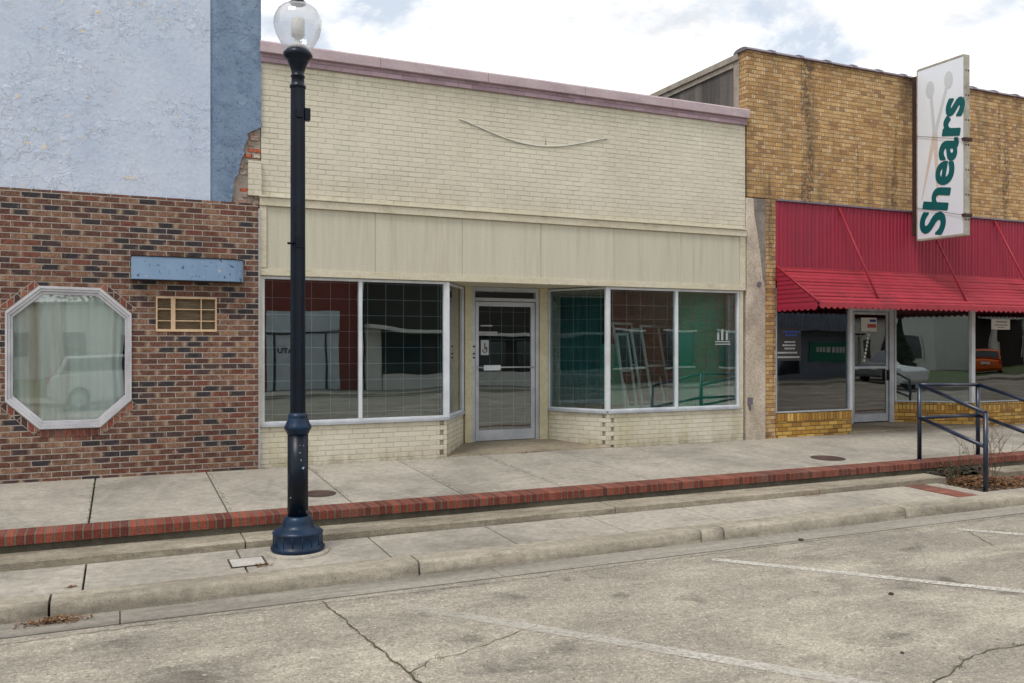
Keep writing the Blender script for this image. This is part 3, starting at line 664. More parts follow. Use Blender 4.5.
def curtain(name, x0, x1, z0, z1, y, parent, amp=.022, seed=1, mat='curtain', swag=True):
    rnd = random.Random(seed); NX, NZ = 150, 24; ph = [rnd.uniform(0, 6.3) for _ in range(8)]; g = []
    b = MB()
    for j in range(NZ + 1):
        v = j / NZ; row = []
        for i in range(NX + 1):
            u = i / NX; xx = x0 + (x1 - x0) * u
            w = math.sin(34 * u + ph[0] + 2.2 * math.sin(5 * u + ph[1]) + .5 * v) * .6 + math.sin(71 * u + ph[2] + 1.4 * v) * .25 + math.sin(13 * u + ph[3]) * .5
            xx2 = xx - (.10 * max(0, u - .75) * 4 * (1 - abs(v - .45) * 1.4) if swag else 0)
            row.append(b.bm.verts.new((xx2, y + amp * w, z0 + (z1 - z0) * v)))
        g.append(row)
    for j in range(NZ):
        for i in range(NX): f = b.bm.faces.new((g[j][i], g[j][i + 1], g[j + 1][i + 1], g[j + 1][i])); f.smooth = True
    o = b.build(name, mat, parent, normals=False)
    s_ = o.modifiers.new('thick', 'SOLIDIFY'); s_.thickness = .002
    return o
curtain('curtain', -1.15, .12, 1.02, 2.68, BY + .105, ow, .036)
# brick borders round the octagon
def border(mb, p, q, w):
    p, q = Vector(p), Vector(q); u = (q - p).normalized(); n = Vector((u.y, -u.x)); c = Vector((-.52, 1.85))
    if (p + n - c).length < (p - c).length: n = -n
    N = max(2, round((q - p).length / .0677 / 2.9)); Ls = (q - p).length / N
    for i in range(N):
        a = p + u * (Ls * i + .005); d = p + u * (Ls * (i + 1) - .005)
        mb.pxz([tuple(a + n * .012), tuple(d + n * .012), tuple(d + n * w), tuple(a + n * w)], BY - .006, BY + .02)
b = MB()
def band(mb, p, q, w):
    p, q = Vector(p), Vector(q); u = (q - p).normalized(); n = Vector((u.y, -u.x)); c = Vector((-.52, 1.85))
    if (p + n - c).length < (p - c).length: n = -n
    mb.pxz([tuple(p), tuple(q), tuple(q + n * (w + .008)), tuple(p + n * (w + .008))], BY - .003, BY + .02)
for i, j in ((1, 2), (7, 0), (3, 4), (5, 6)): b = MB(); band(b, octo[i], octo[j], .075); b.build('mortar_band', 'mortar', bb)
b = MB(); border(b, octo[1], octo[2], .075); b.build('brick_border', 'soldier_brick', bb, bevel=.003)
for i, j in ((7, 0), (3, 4), (5, 6)): b = MB(); border(b, octo[i], octo[j], .075); b.build('brick_border', 'soldier_brick', bb, bevel=.003)
b = MB()
for i in range(9): b.box(-.83 + .069 * i + .004, -.83 + .069 * (i + 1) - .004, BY - .005, BY + .02, .935, 1.022)
b.build('brick_border', 'edge_brick', bb, bevel=.003)
# louvred vent window
b = MB()
def bars(mb, xs, zs, y0, y1):
    for x0, x1 in xs: mb.box(x0, x1, y0, y1, zs[0], zs[1])
x0, x1, z0, z1 = .39, 1.08, 2.15, 2.57
b.box(x0, x1, BY - .012, BY + .05, z0, z0 + .028); b.box(x0, x1, BY - .012, BY + .05, z1 - .022, z1); b.box(x0, x0 + .018, BY - .012, BY + .05, z0 + .028, z1 - .022); b.box(x1 - .018, x1, BY - .012, BY + .05, z0 + .028, z1 - .022)
b.box(.557, .607, BY - .008, BY + .045, z0 + .028, z1 - .022); b.box(.895, .907, BY - .004, BY + .045, z0 + .028, z1 - .022)
for zz in (2.28, 2.42): b.box(x0 + .018, x1 - .018, BY + .002, BY + .03, zz - .006, zz + .006)
vw = b.build('vent_window', 'tan_metal', bb)
b = MB(); zz = z0 + .03
while zz < z1 - .03: b.hexa([(x0 + .02, BY + .05, zz), (x1 - .02, BY + .05, zz), (x1 - .02, BY + .07, zz + .012), (x0 + .02, BY + .07, zz + .012)], [(x0 + .02, BY + .05, zz + .004), (x1 - .02, BY + .05, zz + .004), (x1 - .02, BY + .07, zz + .016), (x0 + .02, BY + .07, zz + .016)]); zz += .02
b.build('louvres', 'mesh_dark', vw)
b = MB(); b.box(x0, x1, BY + .062, BY + .11, z0, z1); b.build('backing', 'mesh_dark', vw)
# blue light box
lb = thing('wall_light_box', (.75, BY, 2.76), 'long chipped blue metal box fixed on the brown brick wall above the vent', 'wall box')
b = MB()
pts = [(.12, BY - .14), (.135, BY - .16), (1.17, BY - .16), (1.28, BY - .145), (1.36, BY - .10), (1.39, BY - .04), (1.39, BY - .002), (.12, BY - .002)]
b.pxy(pts, 2.762, 3.025); b.build('casing', 'light_box', lb)
b = MB(); b.pxy([(x + (.006 if x > .7 else -.006), y - .006) for x, y in pts[:-2]] + [(1.396, BY - .002), (.114, BY - .002)], 3.026, 3.036); b.pxy([(x + (.004 if x > .7 else -.004), y - .004) for x, y in pts[:-2]] + [(1.394, BY - .002), (.116, BY - .002)], 2.752, 2.761); b.build('rim', 'black_gap', lb)

b = MB(); rnd = random.Random(21)
for i in range(900):
    if rnd.random() < .5: x = rnd.choice((-2.7, -.26, .99, 2.2, 3.45, 4.65)) + rnd.gauss(0, .012); y = rnd.uniform(8.8, 11.1); z = zwalk(y)
    else: x = rnd.choice((rnd.uniform(1.0, 1.7), rnd.uniform(-6, 4.1), rnd.uniform(6.7, 9.3))); y = 11.11 + rnd.gauss(0, .01); z = .44
    a = rnd.uniform(0, 6.28); h = rnd.uniform(.004, .018)
    b.face([(x - .004 * math.cos(a), y - .004 * math.sin(a), z), (x + .004 * math.cos(a), y + .004 * math.sin(a), z), (x + rnd.uniform(-.015, .015), y + rnd.uniform(-.015, .01), z + h)])
stuff('joint_weeds', b, 'leaf_green', normals=False)
# ------------------------------------------------------------------ CENTRE: cream shop
cs = thing('cream_brick_shop', (5.4, GY, .44), 'vacant cream painted brick shop with plate windows beside a recessed glass door', 'building')
XL, XR = 1.62, 9.275
b = MB(); b.box(XL, XR, GY, GY + .3, 3.87, 5.56); b.box(1.46, XL - .001, GY - .045, GY + .05, 3.86, 4.30); b.build('upper_brick_wall', 'cream_brick', cs)
b = MB(); b.box(XL - .005, XR + .008, GY - .035, GY + .33, 5.561, 5.665); b.build('brick_band', 'lavender_brick', cs)
b = MB(); X = XL - .02
while X < XR:
    x2 = min(X + 1.55, XR + .03); b.pyz([(GY - .09, 5.666), (GY - .09, 5.79), (GY - .07, 5.812), (GY + .34, 5.83), (GY + .36, 5.80), (GY + .36, 5.666)], X, x2 - .004); X += 1.55
b.build('coping', 'lavender', cs, bevel=.004)
b = MB(); b.box(XL, XR, GY + .31, 24, 3.3, 4.9); b.build('roof', 'roof', cs)
# fascia
b = MB(); xs = [1.685, 3.09, 4.33, 5.55, 6.78, 8.0, 9.15]
for a, c in zip(xs, xs[1:]): b.box(a + .0025, c - .0025, GY - .02, GY + .1, 2.955, 3.742)
b.build('fascia_panel', 'fascia', cs)
b = MB(); b.box(1.60, 9.265, GY - .055, GY + .09, 3.745, 3.845); b.box(1.59, 9.27, GY - .075, GY + .08, 3.848, 3.868); b.box(1.60, 1.683, GY - .04, GY + .09, 2.96, 3.743); b.box(9.152, 9.26, GY - .035, GY + .09, 2.87, 3.743)
b.box(1.60, 9.150, GY - .045, GY + .09, 2.866, 2.952); b.build('fascia_trim', 'cream_trim', cs, bevel=.004)
b = MB(); b.box(1.60, 1.628, GY - .02, GY + .2, .95, 2.864); b.build('side_trim', 'cream_trim', cs)
# lintel/soffit of recess
C1, D1, D2, C2 = (4.11, GY), (4.75, 12.2), (6.15, 12.2), (6.69, GY)
b = MB(); b.pxy([(4.13, GY + .095), (6.67, GY + .095), (6.2, 12.3), (4.7, 12.3)], 2.875, 2.95); b.build('soffit', 'cream_trim', cs)
# base walls with toothed corner
def base_wall(mb, p, q, z1=.945, tooth_at_q=True):
    Ls = (Vector(q) - Vector(p)).length; zb = .35
    if tooth_at_q: mb.seg(p, q, 0, Ls - .105, 0, .12, zb, z1); mb.seg(p, q, Ls - .105, Ls - .045, .04, .12, zb, z1); a0, a1, e0, e1 = Ls - .105, Ls - .045, Ls - .045, Ls
    else: mb.seg(p, q, .105, Ls, 0, .12, zb, z1); mb.seg(p, q, .045, .105, .04, .12, zb, z1); a0, a1, e0, e1 = .045, .105, 0, .045
    mb.seg(p, q, e0, e1, 0, .05, zb, z1)
    k = 5
    while k * .0677 < z1:
        lo, hi = k * .0677, (k + 1) * .0677
        if k % 2 == (0 if tooth_at_q else 1): mb.seg(p, q, a0, a1, 0, .04, max(zb, lo), min(hi, z1))
        k += 1
b = MB(); base_wall(b, (1.60, GY), C1); b.build('base_wall', 'cream_base', cs)
b = MB(); base_wall(b, C1, D1, tooth_at_q=False); b.build('base_wall', 'cream_base', cs)
b = MB(); base_wall(b, D2, C2, tooth_at_q=True); b.build('base_wall', 'cream_base', cs)
b = MB(); base_wall(b, C2, (9.24, GY), tooth_at_q=False); b.build('base_wall', 'cream_base', cs)
def window(p, q, z0, z1, mulls, parent, fw=.035, name='window', grille=True, mat='white_metal', glass='glass', sill=True, gx=.25, gz=.215, ends=(1, 1), sillmat='alu'):
    Ls = (Vector(q) - Vector(p)).length; b = MB(); d0, d1 = .0, .07
    b.seg(p, q, 0, Ls, d0, d1, z1 - fw, z1); b.seg(p, q, 0, Ls, d0, d1, z0, z0 + fw * .8)
    if ends[0]: b.seg(p, q, 0, fw, d0, d1, z0 + fw * .8, z1 - fw)
    if ends[1]: b.seg(p, q, Ls - fw, Ls, d0, d1, z0 + fw * .8, z1 - fw)
    for m_ in mulls: b.seg(p, q, m_ - fw / 2 - .005, m_ + fw / 2 + .005, d0 - .006, d1 + .004, z0 + fw * .8, z1 - fw)
    w = b.build(name, mat, parent, bevel=.003)
    b = MB(); e = [fw] + [x for m_ in mulls for x in (m_ - fw / 2 - .006, m_ + fw / 2 + .006)] + [Ls - fw]
    for i in range(0, len(e), 2): 
        b = MB(); b.seg(p, q, e[i], e[i + 1], .032, .038, z0 + fw * .8, z1 - fw); b.build('pane', glass, w)
    if sill:
        b = MB(); b.seg(p, q, -.012, Ls + .012, -.035, .06, z0 - .038, z0 - .001); b.build('sill', sillmat, w, bevel=.004)
    if grille:
        b = MB(); x = gx * .6; r = .0035
        while x < Ls - .03: b.seg(p, q, x - r, x + r, .13 - r, .13 + r, z0, z1); x += gx
        z = z0 + gz * .5
        while z < z1 - .03: b.seg(p, q, 0.01, Ls - .01, .14 - r, .14 + r, z - r, z + r); z += gz
        b.build('security_grille', 'grid', w)
    return w
ZS, ZH = .985, 2.862
window((1.63, GY + .005), (4.105, GY + .005), ZS, ZH, [1.27], cs)
window((4.125, GY + .02), (4.745, 12.17), ZS, ZH, [], cs, fw=.03)
window((6.16, 12.17), (6.68, GY + .02), ZS, ZH, [], cs, fw=.03)
window((6.70, GY + .005), (9.165, GY + .005), ZS, ZH, [1.24], cs)
for x in (4.12, 6.685): b = MB(); b.box(x - .03, x + .03, GY - .004, GY + .05, .986, 2.862); b.build('corner_post', 'white_metal', cs, bevel=.004)
b = MB(); b.box(9.17, 9.24, GY + .002, GY + .15, .95, 2.866); b.build('end_trim', 'cream_trim', cs)
# door
b = MB(); b.box(4.75, 4.865, 12.14, 12.29, .45, 2.874); b.box(6.012, 6.15, 12.14, 12.29, .45, 2.874); b.build('door_jamb', 'tan_trim', cs, bevel=.003)
DY = 12.17
b = MB(); b.box(4.868, 4.925, DY, DY + .1, .50, 2.872); b.box(5.952, 6.010, DY, DY + .1, .50, 2.872); b.box(4.926, 5.951, DY, DY + .1, 2.81, 2.872); b.box(4.926, 5.951, DY, DY + .1, 2.66, 2.71)
fr_ = b.build('door_frame', 'alu', cs, bevel=.003)
b = MB(); b.box(4.926, 5.951, DY + .04, DY + .046, 2.711, 2.809); b.build('transom_pane', 'glass', fr_)
b = MB(); dx0, dx1, dz0, dz1 = 4.935, 5.942, .515, 2.65
b.box(dx0, dx0 + .055, DY + .012, DY + .06, dz0, dz1); b.box(dx1 - .065, dx1, DY + .012, DY + .06, dz0, dz1); b.box(dx0 + .0555, dx1 - .0655, DY + .012, DY + .06, dz1 - .07, dz1); b.box(dx0 + .0555, dx1 - .0655, DY + .012, DY + .06, dz0, dz0 + .16)
dr = b.build('door', 'alu', cs, bevel=.003)
b = MB(); b.box(dx0 + .0555, dx1 - .0655, DY + .03, DY + .036, dz0 + .16, dz1 - .07); b.build('pane', 'glass', dr)
b = MB(); b.tube([(dx0 + .03, DY - .02, 1.64), (dx1 - .03, DY - .02, 1.64)], .011, 8); b.build('push_bar', 'alu', dr)
b = MB(); b.box(5.05, 5.33, DY - .045, DY - .032, 1.595, 1.675); b.build('handle', 'white_metal', dr, bevel=.003)
for zz in (1.95, 1.84, 1.78): b = MB(); b.lathe([(.001, zz), (.016, zz + .002), (.016, zz + .024), (.001, zz + .026)], 4.905, DY - .001, 10); b.build('door_lock', 'black_gap', dr)
b = MB(); b.box(5.03, 5.16, DY + .026, DY + .0295, 1.83, 2.06); st = b.build('access_sticker', 'paper_dim', dr)
b = MB(); b.box(5.085, 5.105, DY + .021, DY + .0255, 1.99, 2.01); b.box(5.088, 5.102, DY + .021, DY + .0255, 1.91, 1.985); b.box(5.088, 5.135, DY + .021, DY + .0255, 1.935, 1.948); b.box(5.12, 5.133, DY + .021, DY + .0255, 1.885, 1.934)
b.tube([(5.095 + .035 * math.cos(a), DY + .024, 1.905 + .035 * math.sin(a)) for a in [k * .42 - 3.6 for k in range(12)]], .005, 6); b.build('wheelchair_symbol', 'ink', st)
b = MB()
for zz, w, x in ((2.27, .19, 5.03), (2.17, .28, 5.0), (2.13, .28, 5.0)): 
    k = x
    while k < x + w: b.box(k, k + .022, DY + .026, DY + .0295, zz, zz + .022); k += .028
b.build('faded_lettering', 'paper_dim', dr)
b = MB(); x = 5.02
while x < 5.88: b.box(x - .003, x + .003, DY + .12, DY + .126, .6, 2.6); x += .2
z = .78
while z < 2.6: b.box(4.95, 5.93, DY + .13, DY + .136, z - .003, z + .003); z += .215
b.build('security_grille', 'grid', cs)
# sticker on right window
b = MB(); b.box(8.70, 9.0, GY + .031, GY + .0345, 1.99, 2.005); b.box(8.70, 8.99, GY + .031, GY + .0345, 2.03, 2.045)
for i, (x, h) in enumerate(((8.76, .1), (8.84, .15), (8.93, .12))): b.box(x - .018, x + .018, GY + .031, GY + .0345, 2.06, 2.06 + h); b.box(x - .012, x + .012, GY + .031, GY + .0345, 2.065 + h, 2.09 + h)
tag(b.build('window_sticker', 'paper_dim', cs), 'white sticker of three small figures over a line of print')
# interior
b = MB(); b.box(1.66, 9.2, 14.5, 14.6, .4, 3.2); b.box(1.63, 1.7, GY + .2, 14.5, .4, 3.2); b.box(1.66, 9.2, GY + .2, 14.6, 3.2, 3.28); b.build('interior_wall', 'teal_int', cs)
b = MB(); b.box(9.19, 9.24, GY + .17, 14.5, .4, 3.2); b.build('green_wall', 'green_int', cs)
b = MB(); b.seg((8.5, GY + .85), (9.15, GY + .36), 0, .81, 0, .02, .95, 2.9); b.build('green_backdrop', 'green_int', cs)
b = MB(); b.box(9.06, 9.18, GY + .16, GY + .22, .95, 2.9); b.build('inner_jamb', 'white_wall', cs)
b = MB(); b.pxy([(1.7, GY + .13), (4.15, GY + .13), (4.78, 12.4), (6.12, 12.4), (6.75, GY + .13), (9.13, GY + .13), (9.13, 14.49), (1.7, 14.49)], .40, .48); b.build('floor', 'mid_int', cs)
b = MB(); b.pxy([(1.72, GY + .14), (3.98, GY + .14), (4.6, 12.2), (4.6, 13.0), (1.72, 13.0)], .49, .94); b.build('display_platform', 'dark_int', cs)
b = MB(); b.pxy([(6.3, 12.4), (6.86, GY + .14), (9.12, GY + .14), (9.12, 13.4), (6.3, 13.4)], .49, .94); b.build('display_platform', 'mid_int', cs)
b = MB(); b.box(7.5, 8.6, 12.9, 12.93, .95, 2.0); b.build('green_backdrop', 'green_int', cs)
curtain('curtain', 6.35, 7.5, .95, 2.85, 12.75, cs, .03, 9, 'teal_cloth', False)
# cable drawn as a thin tube, for a faint scar on the wall
b = MB(); pts = []
A_ = [(460, 115, 4.40), (0, 0, 0)]
for i in range(25):
    t_ = i / 24; x = 4.29 + 2.37 * t_; z = 4.0; 
    zl = 5.13 + (5.09 - 5.13) * t_ - .24 * math.sin(math.pi * t_) ** 1.15
    pts.append((x, GY - .008, zl))
b.tube(pts, .010, 6); b.build('arc_scar_tube', 'arc_scar', cs)  # raised tube stands in for a faint arc scar
b = MB(); b.tube([(5.62, GY - .008, 5.15), (5.64, GY - .008, 4.90)], .004, 5); b.build('wire_tie', 'arc_scar', cs)
# window sashes stacked inside the right window
base = None
for i, (x, y, h, w, lean, rz, lab) in enumerate(((7.62, 12.0, 1.25, .16, .16, 20, 'narrow old white sash at the left end of the leaning row'),
        (7.80, 12.08, 1.45, .30, .22, 25, 'second old white sash from the left in the leaning row'),
        (8.10, 12.15, 1.35, .22, .2, 15, 'middle old white sash of the leaning row'),
        (8.36, 12.2, 1.4, .30, .18, 25, 'fourth old white sash from the left in the leaning row'),
        (8.7, 12.3, 1.42, .3, .25, 18, 'old white sash at the right end of the leaning row'))):
    t = thing('window_sash', (x, y, .945), lab, 'window sash', 'old sashes leaning inside the cream shop window')
    mt = Matrix.Translation((x, y, .945)) @ Matrix.Rotation(R(rz), 4, 'Z') @ Matrix.Rotation(-lean, 4, 'X')
    fb = MB(); s_ = .035
    fb.box(-w, -w + s_, 0, .03, 0, h); fb.box(w - s_, w, 0, .03, 0, h); fb.box(-w + s_, w - s_, 0, .03, 0, s_ * 1.3); fb.box(-w + s_, w - s_, 0, .03, h - s_, h); fb.box(-w + s_, w - s_, 0.004, .026, h * .5 - .015, h * .5 + .015)
    for v in fb.bm.verts: v.co = mt @ v.co
    o = fb.build('sash_frame', 'sash', t)
    fb = MB(); fb.box(-w + s_, w - s_, .013, .016, s_ * 1.3, h * .5 - .015); fb.box(-w + s_, w - s_, .013, .016, h * .5 + .015, h - s_)
    for v in fb.bm.verts: v.co = mt @ v.co
    fb.build('pane', 'clear_glass', t)

# ------------------------------------------------------------------ RIGHT: yellow brick shop
ys = thing('yellow_brick_shop', (13, GY, .43), 'yellow brick shop with crimson ribbed panel above its windows on the right', 'building')
XE = 22.
b = MB(); b.box(9.31, XE, GY, GY + .2, 4.41, 6.80); b.box(9.68, 9.89, GY - .02, GY + .2, .35, 4.395); b.build('brick_wall', 'yellow_brick', ys)
b = MB(); b.box(9.285, 9.675, GY - .03, GY + .25, .35, 4.385); b.build('cement_pier', 'pilaster', ys, bevel=.012)
b = MB(); b.pxz([(9.42, 4.383), (9.44, 4.1), (9.50, 3.85), (9.56, 3.5), (9.61, 3.1), (9.672, 2.9), (9.672, 4.383)], GY - .034, GY - .02); b.build('exposed_block', 'stucco_patch', ys)
b = MB(); b.tube([(9.53, GY - .055, 2.98), (9.53, GY - .02, 2.98)], .04, 14); b.build('pipe_cap', 'tile', ys)
b = MB(); b.tube([(9.31, GY - .08, .92), (9.31, GY - .08, 1.12)], .014, 8); b.box(9.295, 9.35, GY - .10, GY - .031, 1.02, 1.13); b.build('tap', 'tile', ys)
b = MB(); b.box(9.315, 9.4, GY + .201, GY + .34, 4.9, 6.69); b.build('cement_strip', 'stone_trim', ys)
b = MB(); b.box(9.34, 9.6, GY + .341, 23.9, .3, 6.60); b.build('side_wall', 'stucco_dark', ys)
b = MB(); b.box(9.28, 9.65, GY + .205, 23.95, 6.70, 6.80); b.box(9.31, 9.6, GY + .35, 23.9, 6.61, 6.695); b.build('side_coping', 'stone_trim', ys, bevel=.006)
b = MB(); b.box(9.6, XE, GY + .29, 23.9, 6.0, 6.1); b.build('roof', 'roof', ys)
b = MB(); X = 9.28
while X < XE:                     # clay coping tiles with raised collars
    def arch(mb, xa, xb, r, zt):
        n = 7; pr = [(GY - .05 - r, 6.803)] + [(GY + .13 - math.cos(math.pi * k / n) * (.17 + r), 6.82 + math.sin(math.pi * k / n) * (zt + r)) for k in range(n + 1)] + [(GY + .31 + r, 6.803)]
        mb.pyz(pr, xa, xb)
    arch(b, X, X + .53, 0, .05); arch(b, X + .532, X + .60, .018, .058); X += .605
b.build('coping_tiles', 'tile', ys)
# crimson ribbed panel
b = MB(); n = 900; lo, hi = [], []
for i in range(n + 1):
    x = 9.895 + (XE - 9.895) * i / n; ph_ = (x / .087) % 1.0
    d = .018 if ph_ < .28 else (0 if .4 < ph_ < .88 else .018 * (1 - (ph_ - .28) / .12) if ph_ < .5 else .018 * (ph_ - .88) / .12)
    lo.append((x, GY - .02 - d, 3.05)); hi.append((x, GY - .02 - d, 4.37))
b.strip(lo, hi); o = b.build('ribbed_panel', 'red_panel', ys, normals=False); sm = o.modifiers.new('thick', 'SOLIDIFY'); sm.thickness = .002
b = MB(); b.box(9.895, XE, GY - .06, GY + .0, 4.373, 4.402); b.build('panel_flashing', 'tile', ys)
b = MB(); b.box(9.92, XE, GY + .01, GY + .25, 2.95, 4.40); b.build('lintel', 'dark_int', ys)
E1, F1, F2, E2 = (11.60, GY), (12.42, 12.1), (13.62, 12.1), (14.68, GY)
for p, q in (((9.922, GY), E1), (E1, F1), (F2, E2), (E2, (XE, GY))):
    Ls = (Vector(q) - Vector(p)).length
    b = MB(); zt = .70 if q == E1 else .74
    b.seg(p, q, 0, Ls, 0, .15, .35, zt); b.build('base_wall', 'gold_brick', ys)
    b = MB(); b.seg(p, q, -.004, Ls + .004, -.006, .15, zt + .001, zt + .135); b.build('sill_course', 'gold_soldier', ys)
window((9.93, GY + .02), (11.59, GY + .02), .845, 2.94, [], ys, fw=.03, grille=False, mat='alu', sill=False)
window((11.61, GY + .03), (12.41, 12.08), .845, 2.94, [.55], ys, fw=.03, grille=False, mat='white_metal', sill=False)
window((13.63, 12.08), (14.66, GY + .03), .885, 2.94, [], ys, fw=.03, grille=False, mat='alu', sill=False)
window((14.70, GY + .02), (XE, GY + .02), .885, 2.94, [2.6, 5.0], ys, fw=.03, grille=False, mat='alu', sill=False)
b = MB(); b.box(14.64, 14.74, GY + .0, GY + .05, .885, 2.94); b.build('corner_post', 'white_metal', ys, bevel=.004)
b = MB(); b.box(11.57, 11.625, GY + .0, GY + .05, .845, 2.94); b.build('corner_post', 'white_metal', ys, bevel=.004)
b = MB(); b.pxy([(11.62, GY + .26), (14.66, GY + .26), (13.7, 12.3), (12.4, 12.3)], 2.95, 3.0); b.build('soffit', 'white_wall', ys)
SY = 12.1
b = MB(); b.box(12.42, 12.56, SY - .02, SY + .1, .48, 2.95); b.box(13.50, 13.62, SY - .02, SY + .1, .48, 2.95); b.box(12.561, 13.499, SY, SY + .1, 2.62, 2.68); fr_ = b.build('door_frame', 'alu', ys, bevel=.003)
b = MB(); b.box(12.561, 13.499, SY + .04, SY + .046, 2.681, 2.95); b.build('transom_pane', 'glass', fr_)
b = MB(); dx0, dx1, dz0, dz1 = 12.57, 13.49, .52, 2.61
b.box(dx0, dx0 + .05, SY + .01, SY + .055, dz0, dz1); b.box(dx1 - .05, dx1, SY + .01, SY + .055, dz0, dz1); b.box(dx0 + .0505, dx1 - .0505, SY + .01, SY + .055, dz1 - .05, dz1); b.box(dx0 + .0505, dx1 - .0505, SY + .01, SY + .055, dz0, dz0 + .15); b.box(dx0 + .0505, dx1 - .0505, SY + .01, SY + .055, 1.53, 1.575)
dr = b.build('door', 'alu', ys, bevel=.003)
b = MB(); b.box(dx0 + .0505, dx1 - .0505, SY + .028, SY + .034, dz0 + .15, 1.53); b.build('pane', 'glass', dr)
b = MB(); b.box(dx0 + .0505, dx1 - .0505, SY + .028, SY + .034, 1.575, dz1 - .05); b.build('pane', 'glass', dr)
b = MB(); b.box(13.44, 13.46, SY - .05, SY + .01, 1.3, 1.5); b.build('handle', 'black_gap', dr)
b = MB(); b.box(12.80, 13.20, SY + .022, SY + .026, 2.24, 2.5); po = b.build('poster', 'paper', dr)
b = MB(); b.box(13.02, 13.18, SY + .018, SY + .0215, 2.42, 2.47); b.build('blue_patch', 'blue_ink', po)
b = MB(); b.box(12.96, 13.18, SY + .018, SY + .0215, 2.31, 2.38); b.build('red_patch', 'red_ink', po)
b = MB()
for i in range(8): b.seg((12.86 + .016 * i, SY + .024), (12.9 + .016 * i, SY + .024), 0, .045, 0, .004, 1.66 + .07 * i, 1.71 + .07 * i)
b.build('faded_lettering', 'paper', dr)
# posters in left pane
b = MB(); b.box(9.98, 10.5, GY + .045, GY + .0475, 1.72, 2.28); po = b.build('notice_poster', 'ink', ys)
b = MB(); rnd = random.Random(2)
for z, a, c in ((2.02, 10.14, 10.34), (1.965, 10.1, 10.36), (1.91, 10.14, 10.36), (1.84, 9.99, 10.38), (1.765, 9.99, 10.42)):
    x = a
    while x < c: w = rnd.uniform(.02, .05); b.box(x, x + w, GY + .0425, GY + .0448, z, z + .028); x += w + .01
b.build('faded_lettering', 'paper_dim', po)
b = MB()
for z, a, c in ((2.19, 10.1, 10.44), (2.13, 10.16, 10.4)):
    x = a
    while x < c: w = rnd.uniform(.03, .06); b.box(x, x + w, GY + .0425, GY + .0448, z, z + .035); x += w + .012
b.build('blue_lettering', 'blue_ink', po)
b = MB(); b.box(15.25, 15.78, GY + .045, GY + .0475, 2.28, 2.48); po = b.build('notice_paper', 'paper', ys)
b = MB(); b.box(15.38, 15.68, GY + .0425, GY + .0448, 2.42, 2.435); b.box(15.33, 15.7, GY + .0425, GY + .0448, 2.36, 2.372); b.box(15.42, 15.62, GY + .0425, GY + .0448, 2.315, 2.325); b.build('faded_lettering', 'ink', po)
curtain('curtain', 11.22, 11.52, .9, 2.9, GY + .13, ys, .02, 5, swag=False)
# interior
b = MB(); b.box(9.9, XE, 14.5, 14.6, .4, 3.0); b.box(9.85, 9.91, GY + .25, 14.5, .4, 3.0); b.box(9.9, XE, GY + .27, 14.6, 3.01, 3.08); b.build('interior_wall', 'dark_int', ys)
b = MB(); b.box(9.92, XE, 12.25, 14.5, .40, .48); b.box(9.93, 11.5, GY + .16, 12.24, .40, .60); b.box(14.8, XE, GY + .16, 12.24, .4, .60); b.build('floor', 'mid_int', ys)

# awning
aw = thing('metal_awning', (15, GY - .5, 2.6), 'faded crimson metal slat awning with scalloped edge over the yellow brick shop front', 'awning')
AY0, AZ0, AY1, AZ1, AX0, AX1 = GY - .045, 3.262, 10.215, 2.635, 9.905, XE
b = MB(); n = 10
for i in range(n):
    t0, t1 = i / n, (i + 1) / n
    ya, za, yb, zb = AY0 + (AY1 - AY0) * t0, AZ0 + (AZ1 - AZ0) * t0, AY0 + (AY1 - AY0) * t1, AZ0 + (AZ1 - AZ0) * t1
    for xa, xb_ in ((AX0, 11.7), (11.702, 13.4), (13.402, 15.3), (15.302, 17.5), (17.502, AX1)):
        za += random.uniform(-.004, .004); zb += random.uniform(-.005, .005)
        b.hexa([(xa, ya, za - .012), (xb_, ya, za - .012), (xb_, yb - .006, zb - .002), (xa, yb - .006, zb - .002)],
               [(xa, ya, za - .002), (xb_, ya, za - .002), (xb_, yb - .006, zb + .016), (xa, yb - .006, zb + .016)])
b.build('slat_roof', 'red_awning', aw)
b = MB(); n = 9      # closed end of horizontal slats
for i in range(n):
    z0_, z1_ = 2.60 + (AZ0 - 2.60) * i / n, 2.60 + (AZ0 - 2.60) * (i + 1) / n
    yf = lambda z: AY0 + (AY1 - AY0) * min(1, max(0, (AZ0 - z) / (AZ0 - AZ1)))
    b.hexa([(AX0 - .014, yf(z0_) + .01, z0_), (AX0 + .004, yf(z0_) + .01, z0_), (AX0 + .004, AY0, z0_), (AX0 - .014, AY0, z0_)],
           [(AX0 - .004, yf(z1_) + .01, z1_), (AX0 + .004, yf(z1_) + .01, z1_), (AX0 + .004, AY0, z1_), (AX0 - .004, AY0, z1_)])
b.build('end_panel', 'red_panel', aw)
def scallops(mb, p, q, zt, zb, pitch=.105):
    Ls = (Vector(q) - Vector(p)).length; k = 0; N = int(Ls / pitch)
    u = (Vector(q) - Vector(p)).normalized(); nn = Vector((-u.y, u.x)) * .006
    for i in range(N):
        pr = [(i * pitch, zt), (i * pitch, zb + .02)] + [(i * pitch + pitch * t / 6, zb + .02 - .036 * math.sin(math.pi * t / 6)) for t in range(1, 6)] + [((i + 1) * pitch, zb + .02), ((i + 1) * pitch, zt)]
        A = [Vector(p) + u * a for a, z in pr]
        mb.hexa([(v.x, v.y, z) for v, (a, z) in zip(A, pr)], [(v.x + nn.x, v.y + nn.y, z) for v, (a, z) in zip(A, pr)])
b = MB(); scallops(b, (AX0, AY1 - .008), (AX1, AY1 - .008), 2.648, 2.57, .125); b.build('front_valance', 'red_awning', aw)
b = MB(); scallops(b, (AX0 - .016, AY0), (AX0 - .016, AY1), 2.598, 2.545, .13); b.build('end_valance', 'red_panel', aw)
